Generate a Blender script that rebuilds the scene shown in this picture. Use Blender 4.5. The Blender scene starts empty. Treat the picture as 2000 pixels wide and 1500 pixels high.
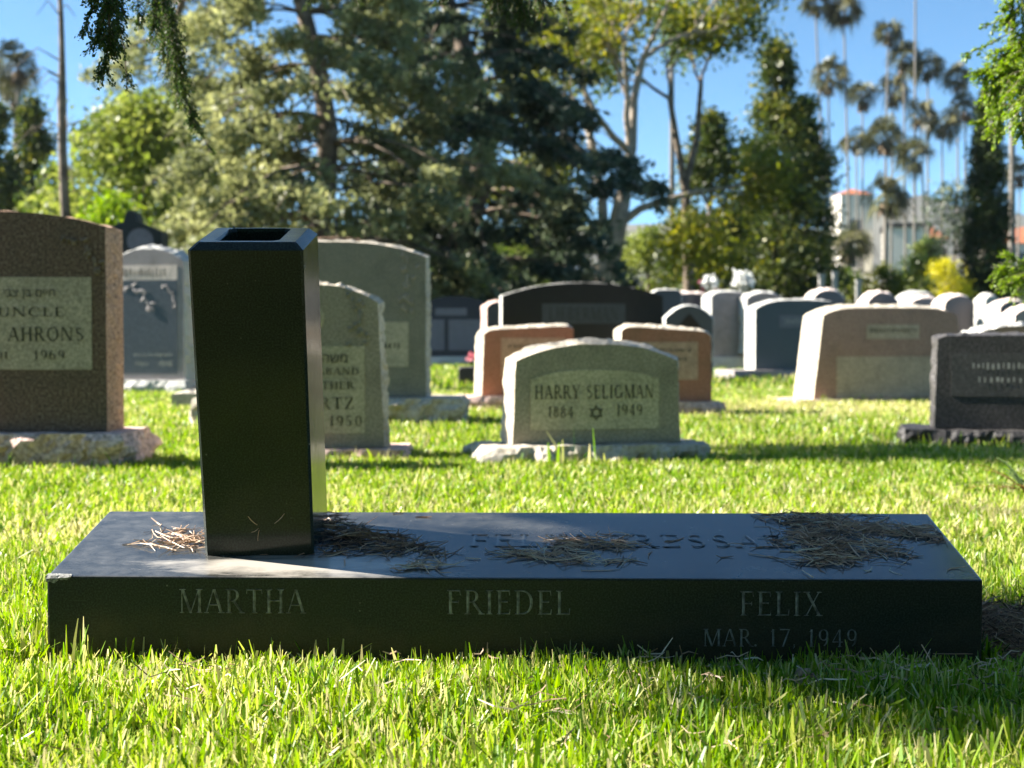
import bpy, bmesh, math, random
import numpy as np
from mathutils import Vector, Matrix, noise

R = math.radians
rng = np.random.default_rng(7)
random.seed(7)
scene = bpy.context.scene
COL = scene.collection

# ------------------------------------------------------------------ camera
FPX = 2770.0                      # focal length in pixels of the 2000 px wide photograph
CAM_H = 0.43
PITCH = R(1.96)
cam = bpy.data.cameras.new('camera')
cam.sensor_width = 36.0
cam.lens = FPX / 2000.0 * 36.0
cam.clip_start = 0.05
cam.clip_end = 12000
cam.dof.use_dof = True
cam.dof.focus_distance = 1.76
cam.dof.aperture_fstop = 8.0
camo = bpy.data.objects.new('camera', cam)
COL.objects.link(camo)
camo.location = (0, 0, CAM_H)
camo.rotation_euler = (math.pi / 2 - PITCH, 0, 0)
scene.camera = camo

# ------------------------------------------------------------------ light
SUN_EL, SUN_AZ = R(33), R(-80)     # azimuth from +Y towards +X
to_sun = Vector((math.cos(SUN_EL) * math.sin(SUN_AZ), math.cos(SUN_EL) * math.cos(SUN_AZ), math.sin(SUN_EL)))
world = bpy.data.worlds.new('World')
scene.world = world
world.use_nodes = True
wn = world.node_tree
sky = wn.nodes.new('ShaderNodeTexSky')
sky.sky_type = 'NISHITA'
sky.sun_disc = False
sky.sun_elevation = SUN_EL
sky.sun_rotation = SUN_AZ % (2 * math.pi)
sky.air_density = 0.5
sky.dust_density = 0.0
sky.ozone_density = 6.0
tint = wn.nodes.new('ShaderNodeMix')      # even white balance of the whole sky, the same in every direction
tint.data_type = 'RGBA'
tint.blend_type = 'MULTIPLY'
tint.inputs[0].default_value = 1.0
tint.inputs[7].default_value = (0.72, 1.10, 1.0, 1)
wn.links.new(sky.outputs[0], tint.inputs[6])
wn.links.new(tint.outputs[2], wn.nodes['Background'].inputs[0])
wn.nodes['Background'].inputs[1].default_value = 0.054
sun = bpy.data.lights.new('sun', 'SUN')
sun.energy = 5.0
sun.angle = R(0.55)
sun.color = (1.0, 0.94, 0.84)
suno = bpy.data.objects.new('sun', sun)
COL.objects.link(suno)
suno.rotation_euler = (-to_sun).to_track_quat('-Z', 'Y').to_euler()

scene.view_settings.view_transform = 'Standard'
scene.view_settings.look = 'None'
scene.view_settings.exposure = 2.12
scene.view_settings.gamma = 1.0
scene.view_settings.use_curve_mapping = False
scene.cycles.use_denoising = True
scene.cycles.max_bounces = 6
scene.cycles.transparent_max_bounces = 4
scene.cycles.volume_bounces = 0
scene.cycles.caustics_reflective = False
scene.cycles.caustics_refractive = False


def P(px, py, Y):
    """the point at distance Y (metres along +Y) seen at photograph pixel px, py"""
    u, v = (px - 1000) / FPX, (750 - py) / FPX
    cp, sp = math.cos(PITCH), math.sin(PITCH)
    d = Vector((u, cp + v * sp, -sp + v * cp))
    return Vector((0, 0, CAM_H)) + d * (Y / d.y)


# ------------------------------------------------------------------ helpers
def link(o, parent=None):
    COL.objects.link(o)
    if parent is not None:
        o.parent = parent
    return o


def empty(name, loc=(0, 0, 0), rz=0.0):
    o = bpy.data.objects.new(name, None)
    o.empty_display_size = 0.1
    o.location = loc
    o.rotation_euler = (0, 0, rz)
    return link(o)


def tag(o, label, cat, group=None, kind=None):
    o['label'] = label
    o['category'] = cat
    if group:
        o['group'] = group
    if kind:
        o['kind'] = kind
    return o


class MB:
    """collects vertices and faces, then links them as one mesh object"""
    def __init__(self):
        self.v, self.f = [], []

    def add(self, vs, fs):
        b = len(self.v)
        self.v += [tuple(p) for p in vs]
        self.f += [tuple(i + b for i in f) for f in fs]

    def box(self, x0, x1, y0, y1, z0, z1):
        self.add([(x0, y0, z0), (x1, y0, z0), (x1, y1, z0), (x0, y1, z0), (x0, y0, z1), (x1, y0, z1), (x1, y1, z1), (x0, y1, z1)],
                 [(0, 3, 2, 1), (4, 5, 6, 7), (0, 1, 5, 4), (1, 2, 6, 5), (2, 3, 7, 6), (3, 0, 4, 7)])

    def tube(self, pts, rad, n=6, cap=True):
        pts = [Vector(p) for p in pts]
        b = len(self.v)
        for i, p in enumerate(pts):
            t = (pts[min(i + 1, len(pts) - 1)] - pts[max(i - 1, 0)])
            if t.length < 1e-9:
                t = Vector((0, 0, 1))
            t.normalize()
            a = t.cross(Vector((0.31, 0.95, 0.05)) if abs(t.y) < 0.9 else Vector((1, 0, 0))).normalized()
            c = t.cross(a)
            for k in range(n):
                an = 2 * math.pi * k / n
                self.v.append(tuple(p + (a * math.cos(an) + c * math.sin(an)) * rad[i]))
        for i in range(len(pts) - 1):
            for k in range(n):
                k2 = (k + 1) % n
                self.f.append((b + i * n + k, b + i * n + k2, b + (i + 1) * n + k2, b + (i + 1) * n + k))
        if cap:
            self.f.append(tuple(b + (len(pts) - 1) * n + k for k in range(n)))
            self.f.append(tuple(b + k for k in range(n))[::-1])

    def build(self, name, mat, parent=None, smooth=False):
        m = bpy.data.meshes.new(name)
        m.from_pydata(self.v, [], self.f)
        m.update()
        if smooth:
            m.polygons.foreach_set('use_smooth', [True] * len(m.polygons))
        m.materials.append(mat)
        return link(bpy.data.objects.new(name, m), parent)


def np_mesh(name, V, F, mat, parent=None, attrs=None):
    """V (n,3), F (m,4) or (m,3) arrays; attrs: point float attributes"""
    m = bpy.data.meshes.new(name)
    m.vertices.add(len(V))
    m.vertices.foreach_set('co', np.ascontiguousarray(V, dtype=np.float32).ravel())
    k = F.shape[1]
    m.loops.add(F.size)
    m.loops.foreach_set('vertex_index', np.ascontiguousarray(F, dtype=np.int32).ravel())
    m.polygons.add(len(F))
    m.polygons.foreach_set('loop_start', np.arange(0, F.size, k, dtype=np.int32))
    m.update(calc_edges=True)
    for an, arr in (attrs or {}).items():
        at = m.attributes.new(an, 'FLOAT', 'POINT')
        at.data.foreach_set('value', np.ascontiguousarray(arr, dtype=np.float32))
    m.materials.append(mat)
    o = bpy.data.objects.new(name, m)
    return link(o, parent)


# ------------------------------------------------------------------ materials
def new_mat(name):
    m = bpy.data.materials.new(name)
    m.use_nodes = True
    nt = m.node_tree
    bsdf = nt.nodes['Principled BSDF']
    return m, nt, bsdf


def N(nt, kind, **kw):
    n = nt.nodes.new(kind)
    for k, v in kw.items():
        setattr(n, k, v)
    return n


def ramp(nt, fac, stops):
    r = nt.nodes.new('ShaderNodeValToRGB')
    el = r.color_ramp.elements
    el[0].position, el[0].color = stops[0][0], (*stops[0][1], 1)
    el[1].position, el[1].color = stops[-1][0], (*stops[-1][1], 1)
    for p, c in stops[1:-1]:
        e = el.new(p)
        e.color = (*c, 1)
    nt.links.new(fac, r.inputs[0])
    return r


def mixc(nt, fac, a, b, mode='MIX'):
    m = nt.nodes.new('ShaderNodeMix')
    m.data_type = 'RGBA'
    m.blend_type = mode
    for sock, val in ((0, fac), (6, a), (7, b)):
        if hasattr(val, 'default_value') or hasattr(val, 'is_linked'):
            nt.links.new(val, m.inputs[sock])
        else:
            m.inputs[sock].default_value = val if sock == 0 else (*val, 1)
    return m.outputs[2]


def granite(name, cols, scale=160, rough=0.6, bump=0.25, stain=0.5, stain_col=(0.06, 0.06, 0.045), coarse=9.0, gain=True):
    """speckled stone: three grain colours, blotchy weathering, fine relief"""
    if gain and max(cols[1]) > 0.1 and max(cols[1]) < 0.45:
        cols = [tuple(v * k for v, k in zip(c, (1.8, 1.5, 1.45))) for c in cols]
    m, nt, b = new_mat(name)
    co = N(nt, 'ShaderNodeTexCoord').outputs['Object']
    n1 = N(nt, 'ShaderNodeTexNoise')
    n1.inputs['Scale'].default_value = scale
    n1.inputs['Detail'].default_value = 3
    nt.links.new(co, n1.inputs['Vector'])
    r1 = ramp(nt, n1.outputs[0], [(0.32, cols[0]), (0.5, cols[1]), (0.68, cols[2])])
    n2 = N(nt, 'ShaderNodeTexNoise')
    n2.inputs['Scale'].default_value = coarse
    n2.inputs['Detail'].default_value = 6
    nt.links.new(co, n2.inputs['Vector'])
    st = ramp(nt, n2.outputs[0], [(0.46, (0, 0, 0)), (0.72, (stain,) * 3)])
    col = mixc(nt, st.outputs[0], r1.outputs[0], stain_col)
    nt.links.new(col, b.inputs['Base Color'])
    b.inputs['Roughness'].default_value = rough
    b.inputs['Specular IOR Level'].default_value = 0.35
    if bump:
        bp = N(nt, 'ShaderNodeBump')
        bp.inputs['Strength'].default_value = bump
        bp.inputs['Distance'].default_value = 0.004
        nt.links.new(n1.outputs[0], bp.inputs['Height'])
        nt.links.new(bp.outputs[0], b.inputs['Normal'])
    return m


def plain(name, col, rough=0.7, var=0.15, scale=30, bump=0.0, spec=0.3):
    m, nt, b = new_mat(name)
    co = N(nt, 'ShaderNodeTexCoord').outputs['Object']
    n = N(nt, 'ShaderNodeTexNoise')
    n.inputs['Scale'].default_value = scale
    n.inputs['Detail'].default_value = 5
    nt.links.new(co, n.inputs['Vector'])
    lo = tuple(c * (1 - var) for c in col)
    hi = tuple(min(1, c * (1 + var)) for c in col)
    r = ramp(nt, n.outputs[0], [(0.35, lo), (0.65, hi)])
    nt.links.new(r.outputs[0], b.inputs['Base Color'])
    b.inputs['Roughness'].default_value = rough
    b.inputs['Specular IOR Level'].default_value = spec
    if bump:
        bp = N(nt, 'ShaderNodeBump')
        bp.inputs['Strength'].default_value = bump
        nt.links.new(n.outputs[0], bp.inputs['Height'])
        nt.links.new(bp.outputs[0], b.inputs['Normal'])
    return m


def polished(name, base, dust, dust_amt, rough=0.14, stain=False, spec=0.5, splash=False):
    """black polished granite with a thin uneven film of dust and smears"""
    m, nt, b = new_mat(name)
    co = N(nt, 'ShaderNodeTexCoord').outputs['Object']
    sp = N(nt, 'ShaderNodeTexNoise')
    sp.inputs['Scale'].default_value = 420
    sp.inputs['Detail'].default_value = 2
    nt.links.new(co, sp.inputs['Vector'])
    grain = ramp(nt, sp.outputs[0], [(0.4, base), (0.72, tuple(c * 2.6 + 0.004 for c in base))])
    mp = N(nt, 'ShaderNodeMapping')
    mp.inputs['Scale'].default_value = (1.0, 3.2, 1.6)
    nt.links.new(co, mp.inputs[0])
    big = N(nt, 'ShaderNodeTexNoise')
    big.inputs['Scale'].default_value = 5.5
    big.inputs['Detail'].default_value = 8
    big.inputs['Roughness'].default_value = 0.68
    big.inputs['Distortion'].default_value = 0.6
    nt.links.new(mp.outputs[0], big.inputs['Vector'])
    fine = N(nt, 'ShaderNodeTexNoise')
    fine.inputs['Scale'].default_value = 60
    fine.inputs['Detail'].default_value = 6
    nt.links.new(co, fine.inputs['Vector'])
    d1 = ramp(nt, big.outputs[0], [(0.36, (0.25,) * 3), (0.75, (1,) * 3)])
    d2 = ramp(nt, fine.outputs[0], [(0.3, (0.45,) * 3), (0.7, (1,) * 3)])
    mul = N(nt, 'ShaderNodeMath', operation='MULTIPLY')
    nt.links.new(d1.outputs[0], mul.inputs[0])
    nt.links.new(d2.outputs[0], mul.inputs[1])
    mul2 = N(nt, 'ShaderNodeMath', operation='MULTIPLY')
    nt.links.new(mul.outputs[0], mul2.inputs[0])
    mul2.inputs[1].default_value = dust_amt
    # scattered specks of grit
    vor = N(nt, 'ShaderNodeTexVoronoi')
    vor.inputs['Scale'].default_value = 55
    nt.links.new(co, vor.inputs['Vector'])
    spk = ramp(nt, vor.outputs['Distance'], [(0.05, (0.55,) * 3), (0.09, (0, 0, 0))])
    vn = N(nt, 'ShaderNodeTexNoise')
    vn.inputs['Scale'].default_value = 13
    nt.links.new(co, vn.inputs['Vector'])
    vr = ramp(nt, vn.outputs[0], [(0.52, (0, 0, 0)), (0.62, (1, 1, 1))])
    sm = N(nt, 'ShaderNodeMath', operation='MULTIPLY')
    nt.links.new(spk.outputs[0], sm.inputs[0])
    nt.links.new(vr.outputs[0], sm.inputs[1])
    tot = N(nt, 'ShaderNodeMath', operation='MAXIMUM')
    nt.links.new(mul2.outputs[0], tot.inputs[0])
    nt.links.new(sm.outputs[0], tot.inputs[1])
    col = mixc(nt, tot.outputs[0], grain.outputs[0], dust)
    if splash:
        # dry soil splashed up along the foot of the stone, ragged upper limit
        sp_ = N(nt, 'ShaderNodeSeparateXYZ')
        nt.links.new(co, sp_.inputs[0])
        ma = N(nt, 'ShaderNodeMath', operation='MULTIPLY_ADD')
        nt.links.new(big.outputs[0], ma.inputs[0]); ma.inputs[1].default_value = -0.16
        nt.links.new(sp_.outputs['Z'], ma.inputs[2])
        mr = N(nt, 'ShaderNodeMapRange')
        mr.inputs['From Min'].default_value = -0.055; mr.inputs['From Max'].default_value = 0.0
        mr.inputs['To Min'].default_value = 0.30; mr.inputs['To Max'].default_value = 0.0
        nt.links.new(ma.outputs[0], mr.inputs[0])
        mf = N(nt, 'ShaderNodeMath', operation='MULTIPLY')
        nt.links.new(mr.outputs[0], mf.inputs[0]); nt.links.new(d2.outputs[0], mf.inputs[1])
        col = mixc(nt, mf.outputs[0], col, (0.13, 0.085, 0.045))
    if stain:
        # dried mineral deposit on the top, in front of the vase; the upright faces stay clean of dust
        geo = N(nt, 'ShaderNodeNewGeometry')
        sep = N(nt, 'ShaderNodeSeparateXYZ')
        nt.links.new(geo.outputs['Normal'], sep.inputs[0])
        up = ramp(nt, sep.outputs['Z'], [(0.25, (0.03,) * 3), (0.7, (1, 1, 1))])
        col = mixc(nt, up.outputs[0], grain.outputs[0], col)
        m2 = N(nt, 'ShaderNodeMapping')
        m2.inputs['Location'].default_value = (0.265, -0.040, -0.125)
        nt.links.new(co, m2.inputs[0])
        m3 = N(nt, 'ShaderNodeMapping')
        m3.inputs['Scale'].default_value = (4.6, 20.0, 12.0)
        nt.links.new(m2.outputs[0], m3.inputs[0])
        ln = N(nt, 'ShaderNodeVectorMath', operation='LENGTH')
        nt.links.new(m3.outputs[0], ln.inputs[0])
        dn_ = N(nt, 'ShaderNodeMath', operation='ADD')
        dsc = N(nt, 'ShaderNodeMath', operation='MULTIPLY_ADD')
        nt.links.new(big.outputs[0], dsc.inputs[0]); dsc.inputs[1].default_value = -2.6; dsc.inputs[2].default_value = 1.3
        nt.links.new(ln.outputs['Value'], dn_.inputs[0]); nt.links.new(dsc.outputs[0], dn_.inputs[1])
        sr = ramp(nt, dn_.outputs[0], [(0.35, (0.85,) * 3), (1.0, (0, 0, 0))])
        sm2 = N(nt, 'ShaderNodeMath', operation='MULTIPLY')
        nt.links.new(sr.outputs[0], sm2.inputs[0]); nt.links.new(up.outputs[0], sm2.inputs[1])
        col = mixc(nt, sm2.outputs[0], col, (0.50, 0.46, 0.40))
    nt.links.new(col, b.inputs['Base Color'])
    rr = N(nt, 'ShaderNodeMapRange')
    rr.inputs['To Min'].default_value = rough
    rr.inputs['To Max'].default_value = rough + 0.17
    nt.links.new(mul.outputs[0], rr.inputs[0])
    nt.links.new(rr.outputs[0], b.inputs['Roughness'])
    b.inputs['Specular IOR Level'].default_value = spec
    return m


def leafmat(name, stops, transl=0.35, gloss=0.025, second=None):
    """foliage: colour from a per-leaf tint, part of the light passes through"""
    m = bpy.data.materials.new(name)
    m.use_nodes = True
    nt = m.node_tree
    nt.nodes.clear()
    out = N(nt, 'ShaderNodeOutputMaterial')
    at = N(nt, 'ShaderNodeAttribute')
    at.attribute_name = 'tint'
    col = ramp(nt, at.outputs['Fac'], stops).outputs[0]
    if second:
        a2 = N(nt, 'ShaderNodeAttribute')
        a2.attribute_name = 'along'
        r2 = ramp(nt, a2.outputs['Fac'], second)
        col = mixc(nt, r2.outputs[0], col, (0.30, 0.27, 0.11))
    d = N(nt, 'ShaderNodeBsdfDiffuse')
    t = N(nt, 'ShaderNodeBsdfTranslucent')
    nt.links.new(col, d.inputs[0])
    g = N(nt, 'ShaderNodeHueSaturation')
    g.inputs['Saturation'].default_value = 1.12
    g.inputs['Value'].default_value = 1.25
    nt.links.new(col, g.inputs['Color'])
    nt.links.new(g.outputs[0], t.inputs[0])
    mx = N(nt, 'ShaderNodeMixShader')
    mx.inputs[0].default_value = transl
    nt.links.new(d.outputs[0], mx.inputs[1])
    nt.links.new(t.outputs[0], mx.inputs[2])
    gl = N(nt, 'ShaderNodeBsdfGlossy')
    gl.inputs['Roughness'].default_value = 0.42
    gl.inputs['Color'].default_value = (0.9, 0.9, 0.9, 1)
    mx2 = N(nt, 'ShaderNodeMixShader')
    mx2.inputs[0].default_value = gloss
    nt.links.new(mx.outputs[0], mx2.inputs[1])
    nt.links.new(gl.outputs[0], mx2.inputs[2])
    nt.links.new(mx2.outputs[0], out.inputs[0])
    return m


M = {}
M['black'] = polished('black_granite', (0.005, 0.0065, 0.006), (0.36, 0.35, 0.33), 0.40, 0.11, stain=True, spec=1.0)
M['black_side'] = polished('black_granite_honed', (0.0130, 0.0185, 0.0145), (0.30, 0.30, 0.26), 0.02, 0.30, spec=0.22, splash=True)
M['black_vase'] = polished('black_granite_vase', (0.0095, 0.0145, 0.0115), (0.22, 0.22, 0.19), 0.045, 0.10, spec=0.24)
M['letter'] = plain('frosted_letter', (0.17, 0.17, 0.15), 0.8, 0.6, 110)
M['letter_top'] = plain('frosted_letter_top', (0.038, 0.039, 0.040), 0.24, 0.3, 60, 0, 0.6)
M['brown_granite'] = granite('brown_granite', [(0.055, 0.034, 0.025), (0.145, 0.088, 0.062), (0.26, 0.185, 0.14)], 120, 0.45, 0.1, 0.3, gain=False)
M['brown_rough'] = granite('brown_granite_rough', [(0.10, 0.07, 0.05), (0.25, 0.18, 0.12), (0.40, 0.31, 0.22)], 90, 0.9, 0.5, 0.3)
M['pink_rough'] = granite('pink_grey_rough', [(0.2, 0.16, 0.14), (0.36, 0.30, 0.27), (0.52, 0.46, 0.42)], 70, 0.9, 0.6, 0.4, (0.12, 0.1, 0.08))
M['frost'] = granite('frosted_panel', [(0.17, 0.17, 0.13), (0.25, 0.25, 0.19), (0.34, 0.33, 0.26)], 140, 0.8, 0.2, 0.25)
M['green_granite'] = granite('green_granite', [(0.11, 0.115, 0.09), (0.18, 0.187, 0.147), (0.26, 0.265, 0.215)], 150, 0.7, 0.2, 0.35)
M['green_frost'] = granite('green_frosted', [(0.20, 0.21, 0.15), (0.28, 0.29, 0.21), (0.36, 0.37, 0.28)], 150, 0.8, 0.2, 0.3)
M['green_dark'] = granite('green_grey_granite', [(0.08, 0.09, 0.07), (0.135, 0.15, 0.115), (0.20, 0.21, 0.17)], 150, 0.6, 0.2, 0.3)
M['pale_rough'] = granite('pale_rough_stone', [(0.36, 0.31, 0.24), (0.50, 0.44, 0.35), (0.62, 0.56, 0.47)], 60, 0.9, 0.6, 0.35, (0.2, 0.18, 0.14))
M['grey_granite'] = granite('grey_granite', [(0.10, 0.105, 0.11), (0.16, 0.17, 0.175), (0.24, 0.25, 0.26)], 150, 0.55, 0.15, 0.3)
M['grey_frost'] = granite('grey_frosted', [(0.3, 0.3, 0.28), (0.4, 0.4, 0.37), (0.5, 0.5, 0.46)], 120, 0.8, 0.2, 0.3)
M['slate'] = granite('slate_blue_granite', [(0.045, 0.052, 0.062), (0.075, 0.085, 0.10), (0.12, 0.13, 0.15)], 150, 0.35, 0.08, 0.2)
M['navy'] = granite('navy_granite', [(0.018, 0.022, 0.034), (0.030, 0.036, 0.055), (0.055, 0.064, 0.088)], 150, 0.3, 0.05, 0.2)
M['navy_panel'] = granite('navy_panel', [(0.06, 0.07, 0.09), (0.09, 0.105, 0.13), (0.13, 0.15, 0.18)], 150, 0.6, 0.1, 0.2)
M['black_stone'] = granite('black_stone', [(0.008, 0.008, 0.008), (0.014, 0.014, 0.014), (0.04, 0.038, 0.036)], 150, 0.3, 0.05, 0.1)
M['black_panel'] = granite('black_panel', [(0.05, 0.049, 0.047), (0.078, 0.076, 0.072), (0.115, 0.11, 0.106)], 150, 0.6, 0.1, 0.2)
M['rose'] = granite('rose_sandstone', [(0.16, 0.075, 0.042), (0.25, 0.125, 0.075), (0.33, 0.19, 0.12)], 120, 0.75, 0.2, 0.3, (0.16, 0.12, 0.06))
M['rose_panel'] = granite('rose_panel', [(0.24, 0.17, 0.11), (0.32, 0.24, 0.16), (0.40, 0.31, 0.22)], 120, 0.8, 0.2, 0.2)
M['tan_granite'] = granite('tan_brown_granite', [(0.11, 0.078, 0.058), (0.19, 0.145, 0.11), (0.28, 0.225, 0.18)], 110, 0.5, 0.1, 0.3)
M['white_stone'] = granite('white_stone', [(0.38, 0.37, 0.345), (0.48, 0.47, 0.44), (0.58, 0.57, 0.54)], 60, 0.85, 0.3, 0.25, (0.3, 0.29, 0.25))
M['dark_mauve'] = granite('dark_mauve_granite', [(0.03, 0.027, 0.027), (0.062, 0.057, 0.056), (0.12, 0.11, 0.106)], 110, 0.6, 0.15, 0.4, (0.03, 0.03, 0.028))
M['brown_relief'] = granite('brown_relief', [(0.09, 0.066, 0.05), (0.20, 0.145, 0.105), (0.30, 0.23, 0.17)], 120, 0.7, 0.1, 0.2, gain=False)
M['ink'] = plain('carved_dark', (0.055, 0.055, 0.042), 0.9)  # dark colour of the cut letters
M['ink_light'] = plain('carved_light', (0.36, 0.36, 0.32), 0.9)

M['grass'] = leafmat('grass_blades', [(0.0, (0.03, 0.085, 0.008)), (0.3, (0.14, 0.27, 0.010)), (0.62, (0.27, 0.385, 0.028)),
                                      (0.85, (0.46, 0.47, 0.13)), (1.0, (0.62, 0.55, 0.30))], 0.46, 0.035,
                     [(0.0, (0.55,) * 3), (0.45, (0.0,) * 3)])
M['needle'] = leafmat('dry_needles', [(0.0, (0.07, 0.042, 0.028)), (0.4, (0.36, 0.22, 0.14)), (0.8, (0.62, 0.45, 0.31)), (1.0, (0.68, 0.60, 0.46))], 0.05, 0.03)
M['bark'] = plain('bark', (0.16, 0.125, 0.095), 0.95, 0.45, 6, 0.5)
M['bark_pale'] = plain('bark_pale', (0.30, 0.25, 0.20), 0.95, 0.3, 5, 0.5)
M['palm_bark'] = plain('palm_bark', (0.20, 0.18, 0.155), 0.95, 0.2, 8, 0.3)
M['cedar_olive'] = leafmat('cedar_olive', [(0.0, (0.11, 0.125, 0.055)), (0.5, (0.23, 0.245, 0.11)), (1.0, (0.36, 0.365, 0.17))], 0.42)
M['cedar_blue'] = leafmat('cedar_blue', [(0.0, (0.04, 0.058, 0.036)), (0.6, (0.085, 0.115, 0.066)), (1.0, (0.20, 0.22, 0.12))], 0.3)
M['leaf_yellow'] = leafmat('leaf_yellow_green', [(0.0, (0.08, 0.105, 0.015)), (0.6, (0.19, 0.21, 0.028)), (1.0, (0.32, 0.28, 0.04))], 0.45)
M['leaf_light'] = leafmat('leaf_light_green', [(0.0, (0.09, 0.125, 0.024)), (0.5, (0.19, 0.24, 0.05)), (1.0, (0.31, 0.34, 0.09))], 0.45)
M['leaf_mid'] = leafmat('leaf_mid_green', [(0.0, (0.045, 0.075, 0.016)), (0.6, (0.10, 0.15, 0.028)), (1.0, (0.19, 0.22, 0.05))], 0.4)
M['leaf_bright'] = leafmat('leaf_bright_green', [(0.0, (0.10, 0.18, 0.012)), (0.6, (0.22, 0.33, 0.03)), (1.0, (0.34, 0.42, 0.07))], 0.5)
M['conifer'] = leafmat('conifer_green', [(0.0, (0.028, 0.048, 0.014)), (0.55, (0.075, 0.10, 0.022)), (0.85, (0.15, 0.165, 0.03)), (1.0, (0.27, 0.25, 0.04))], 0.35)
M['cypress'] = leafmat('cypress_green', [(0.0, (0.025, 0.042, 0.012)), (0.7, (0.05, 0.075, 0.02)), (1.0, (0.10, 0.12, 0.03))], 0.15)
M['near_spray'] = leafmat('drooping_conifer', [(0.0, (0.018, 0.042, 0.012)), (0.6, (0.05, 0.09, 0.02)), (1.0, (0.12, 0.16, 0.03))], 0.35)
M['flower_yellow'] = leafmat('yellow_flowers', [(0.0, (0.42, 0.40, 0.015)), (1.0, (0.66, 0.60, 0.03))], 0.3)
M['flower_white'] = leafmat('white_flowers', [(0.0, (0.70, 0.70, 0.66)), (1.0, (0.85, 0.85, 0.82))], 0.3)
M['flower_pink'] = leafmat('pink_flowers', [(0.0, (0.55, 0.14, 0.18)), (1.0, (0.68, 0.30, 0.34))], 0.3)
M['palm_leaf'] = leafmat('palm_fronds', [(0.0, (0.03, 0.034, 0.014)), (0.5, (0.065, 0.07, 0.027)), (1.0, (0.17, 0.155, 0.065))], 0.15)
M['palm_dead'] = leafmat('palm_dead_fronds', [(0.0, (0.12, 0.085, 0.055)), (1.0, (0.24, 0.18, 0.12))], 0.1)
M['agave'] = leafmat('spiky_leaf', [(0.0, (0.08, 0.12, 0.04)), (1.0, (0.26, 0.31, 0.16))], 0.25)
M['agave_dry'] = leafmat('spiky_leaf_dry', [(0.0, (0.22, 0.11, 0.05)), (1.0, (0.40, 0.24, 0.12))], 0.2)
M['wood_chip'] = plain('wood_chip', (0.26, 0.18, 0.11), 0.8, 0.4, 90)
M['stucco'] = plain('cream_stucco', (0.66, 0.62, 0.54), 0.9, 0.05, 2)
M['tile'] = plain('clay_roof_tile', (0.44, 0.15, 0.075), 0.85, 0.25, 3)
M['glass'] = plain('dark_window', (0.03, 0.035, 0.04), 0.15, 0.2, 3, 0, 0.5)
M['dark_trim'] = plain('dark_roof_trim', (0.05, 0.048, 0.05), 0.8)
M['bin'] = plain('blue_grey_paint', (0.12, 0.18, 0.27), 0.5)
M['post'] = plain('grey_post', (0.42, 0.41, 0.39), 0.8, 0.12, 12)

# ground: thatch and soil between the blades, dry patches further away
m, nt, b = new_mat('lawn_soil')
co = N(nt, 'ShaderNodeTexCoord').outputs['Object']
n1 = N(nt, 'ShaderNodeTexNoise'); n1.inputs['Scale'].default_value = 28; n1.inputs['Detail'].default_value = 8
n2 = N(nt, 'ShaderNodeTexNoise'); n2.inputs['Scale'].default_value = 0.5; n2.inputs['Detail'].default_value = 4
nt.links.new(co, n1.inputs['Vector']); nt.links.new(co, n2.inputs['Vector'])
r1 = ramp(nt, n1.outputs[0], [(0.3, (0.014, 0.02, 0.006)), (0.55, (0.045, 0.055, 0.014)), (0.75, (0.12, 0.10, 0.05))])
r2 = ramp(nt, n2.outputs[0], [(0.42, (0, 0, 0)), (0.66, (0.75,) * 3)])
nt.links.new(mixc(nt, r2.outputs[0], r1.outputs[0], (0.17, 0.165, 0.05)), b.inputs['Base Color'])
b.inputs['Roughness'].default_value = 0.95
b.inputs['Specular IOR Level'].default_value = 0.1
M['soil'] = m
M['hill'] = plain('chaparral_hills', (0.10, 0.095, 0.07), 0.95, 0.35, 0.006)

# ------------------------------------------------------------------ setting
g = MB()
for r0, r1_, n in ((0, 30, 24), (30, 300, 24), (300, 1650, 24)):
    vs = []
    for k in range(n):
        a = 2 * math.pi * k / n
        vs += [(r0 * math.cos(a), r0 * math.sin(a), 0), (r1_ * math.cos(a), r1_ * math.sin(a), 0)]
    if r0 == 0:
        g.add([(0, 0, 0)] + [vs[2 * k + 1] for k in range(n)], [(0, 1 + k, 1 + (k + 1) % n) for k in range(n)])
    else:
        g.add(vs, [(2 * k, 2 * k + 1, 2 * ((k + 1) % n) + 1, 2 * ((k + 1) % n)) for k in range(n)])
ground = g.build('ground', M['soil'])
ground['kind'] = 'structure'

# far range of hills
nx, ny = 140, 12
hx = np.linspace(-1700, 1700, nx)
hv, hf = [], []
for j in range(ny):
    for i in range(nx):
        t = j / (ny - 1)
        prof = math.sin(math.pi * min(1, t * 1.25) * 0.5) ** 1.2
        x = hx[i]
        ridge = 104 + 12 * math.sin(x * 0.005 + 0.9) + 18 * noise.fractal(Vector((x * 0.005, 3.1, 0)), 1, 2, 5)
        ridge += 34 * math.exp(-((x - 400) / 55.0) ** 2) + 24 * math.exp(-((x - 490) / 50.0) ** 2)
        hv.append((x, 1150 + t * 350, -1 + ridge * prof + 6 * noise.noise(Vector((x * 0.02, t * 6, 0))) * (0.2 + t)))
for j in range(ny - 1):
    for i in range(nx - 1):
        a = j * nx + i
        hf.append((a, a + 1, a + nx + 1, a + nx))
hb = MB(); hb.add(hv, hf)
hills = hb.build('hills', M['hill'], smooth=True)
hills['kind'] = 'structure'


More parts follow.
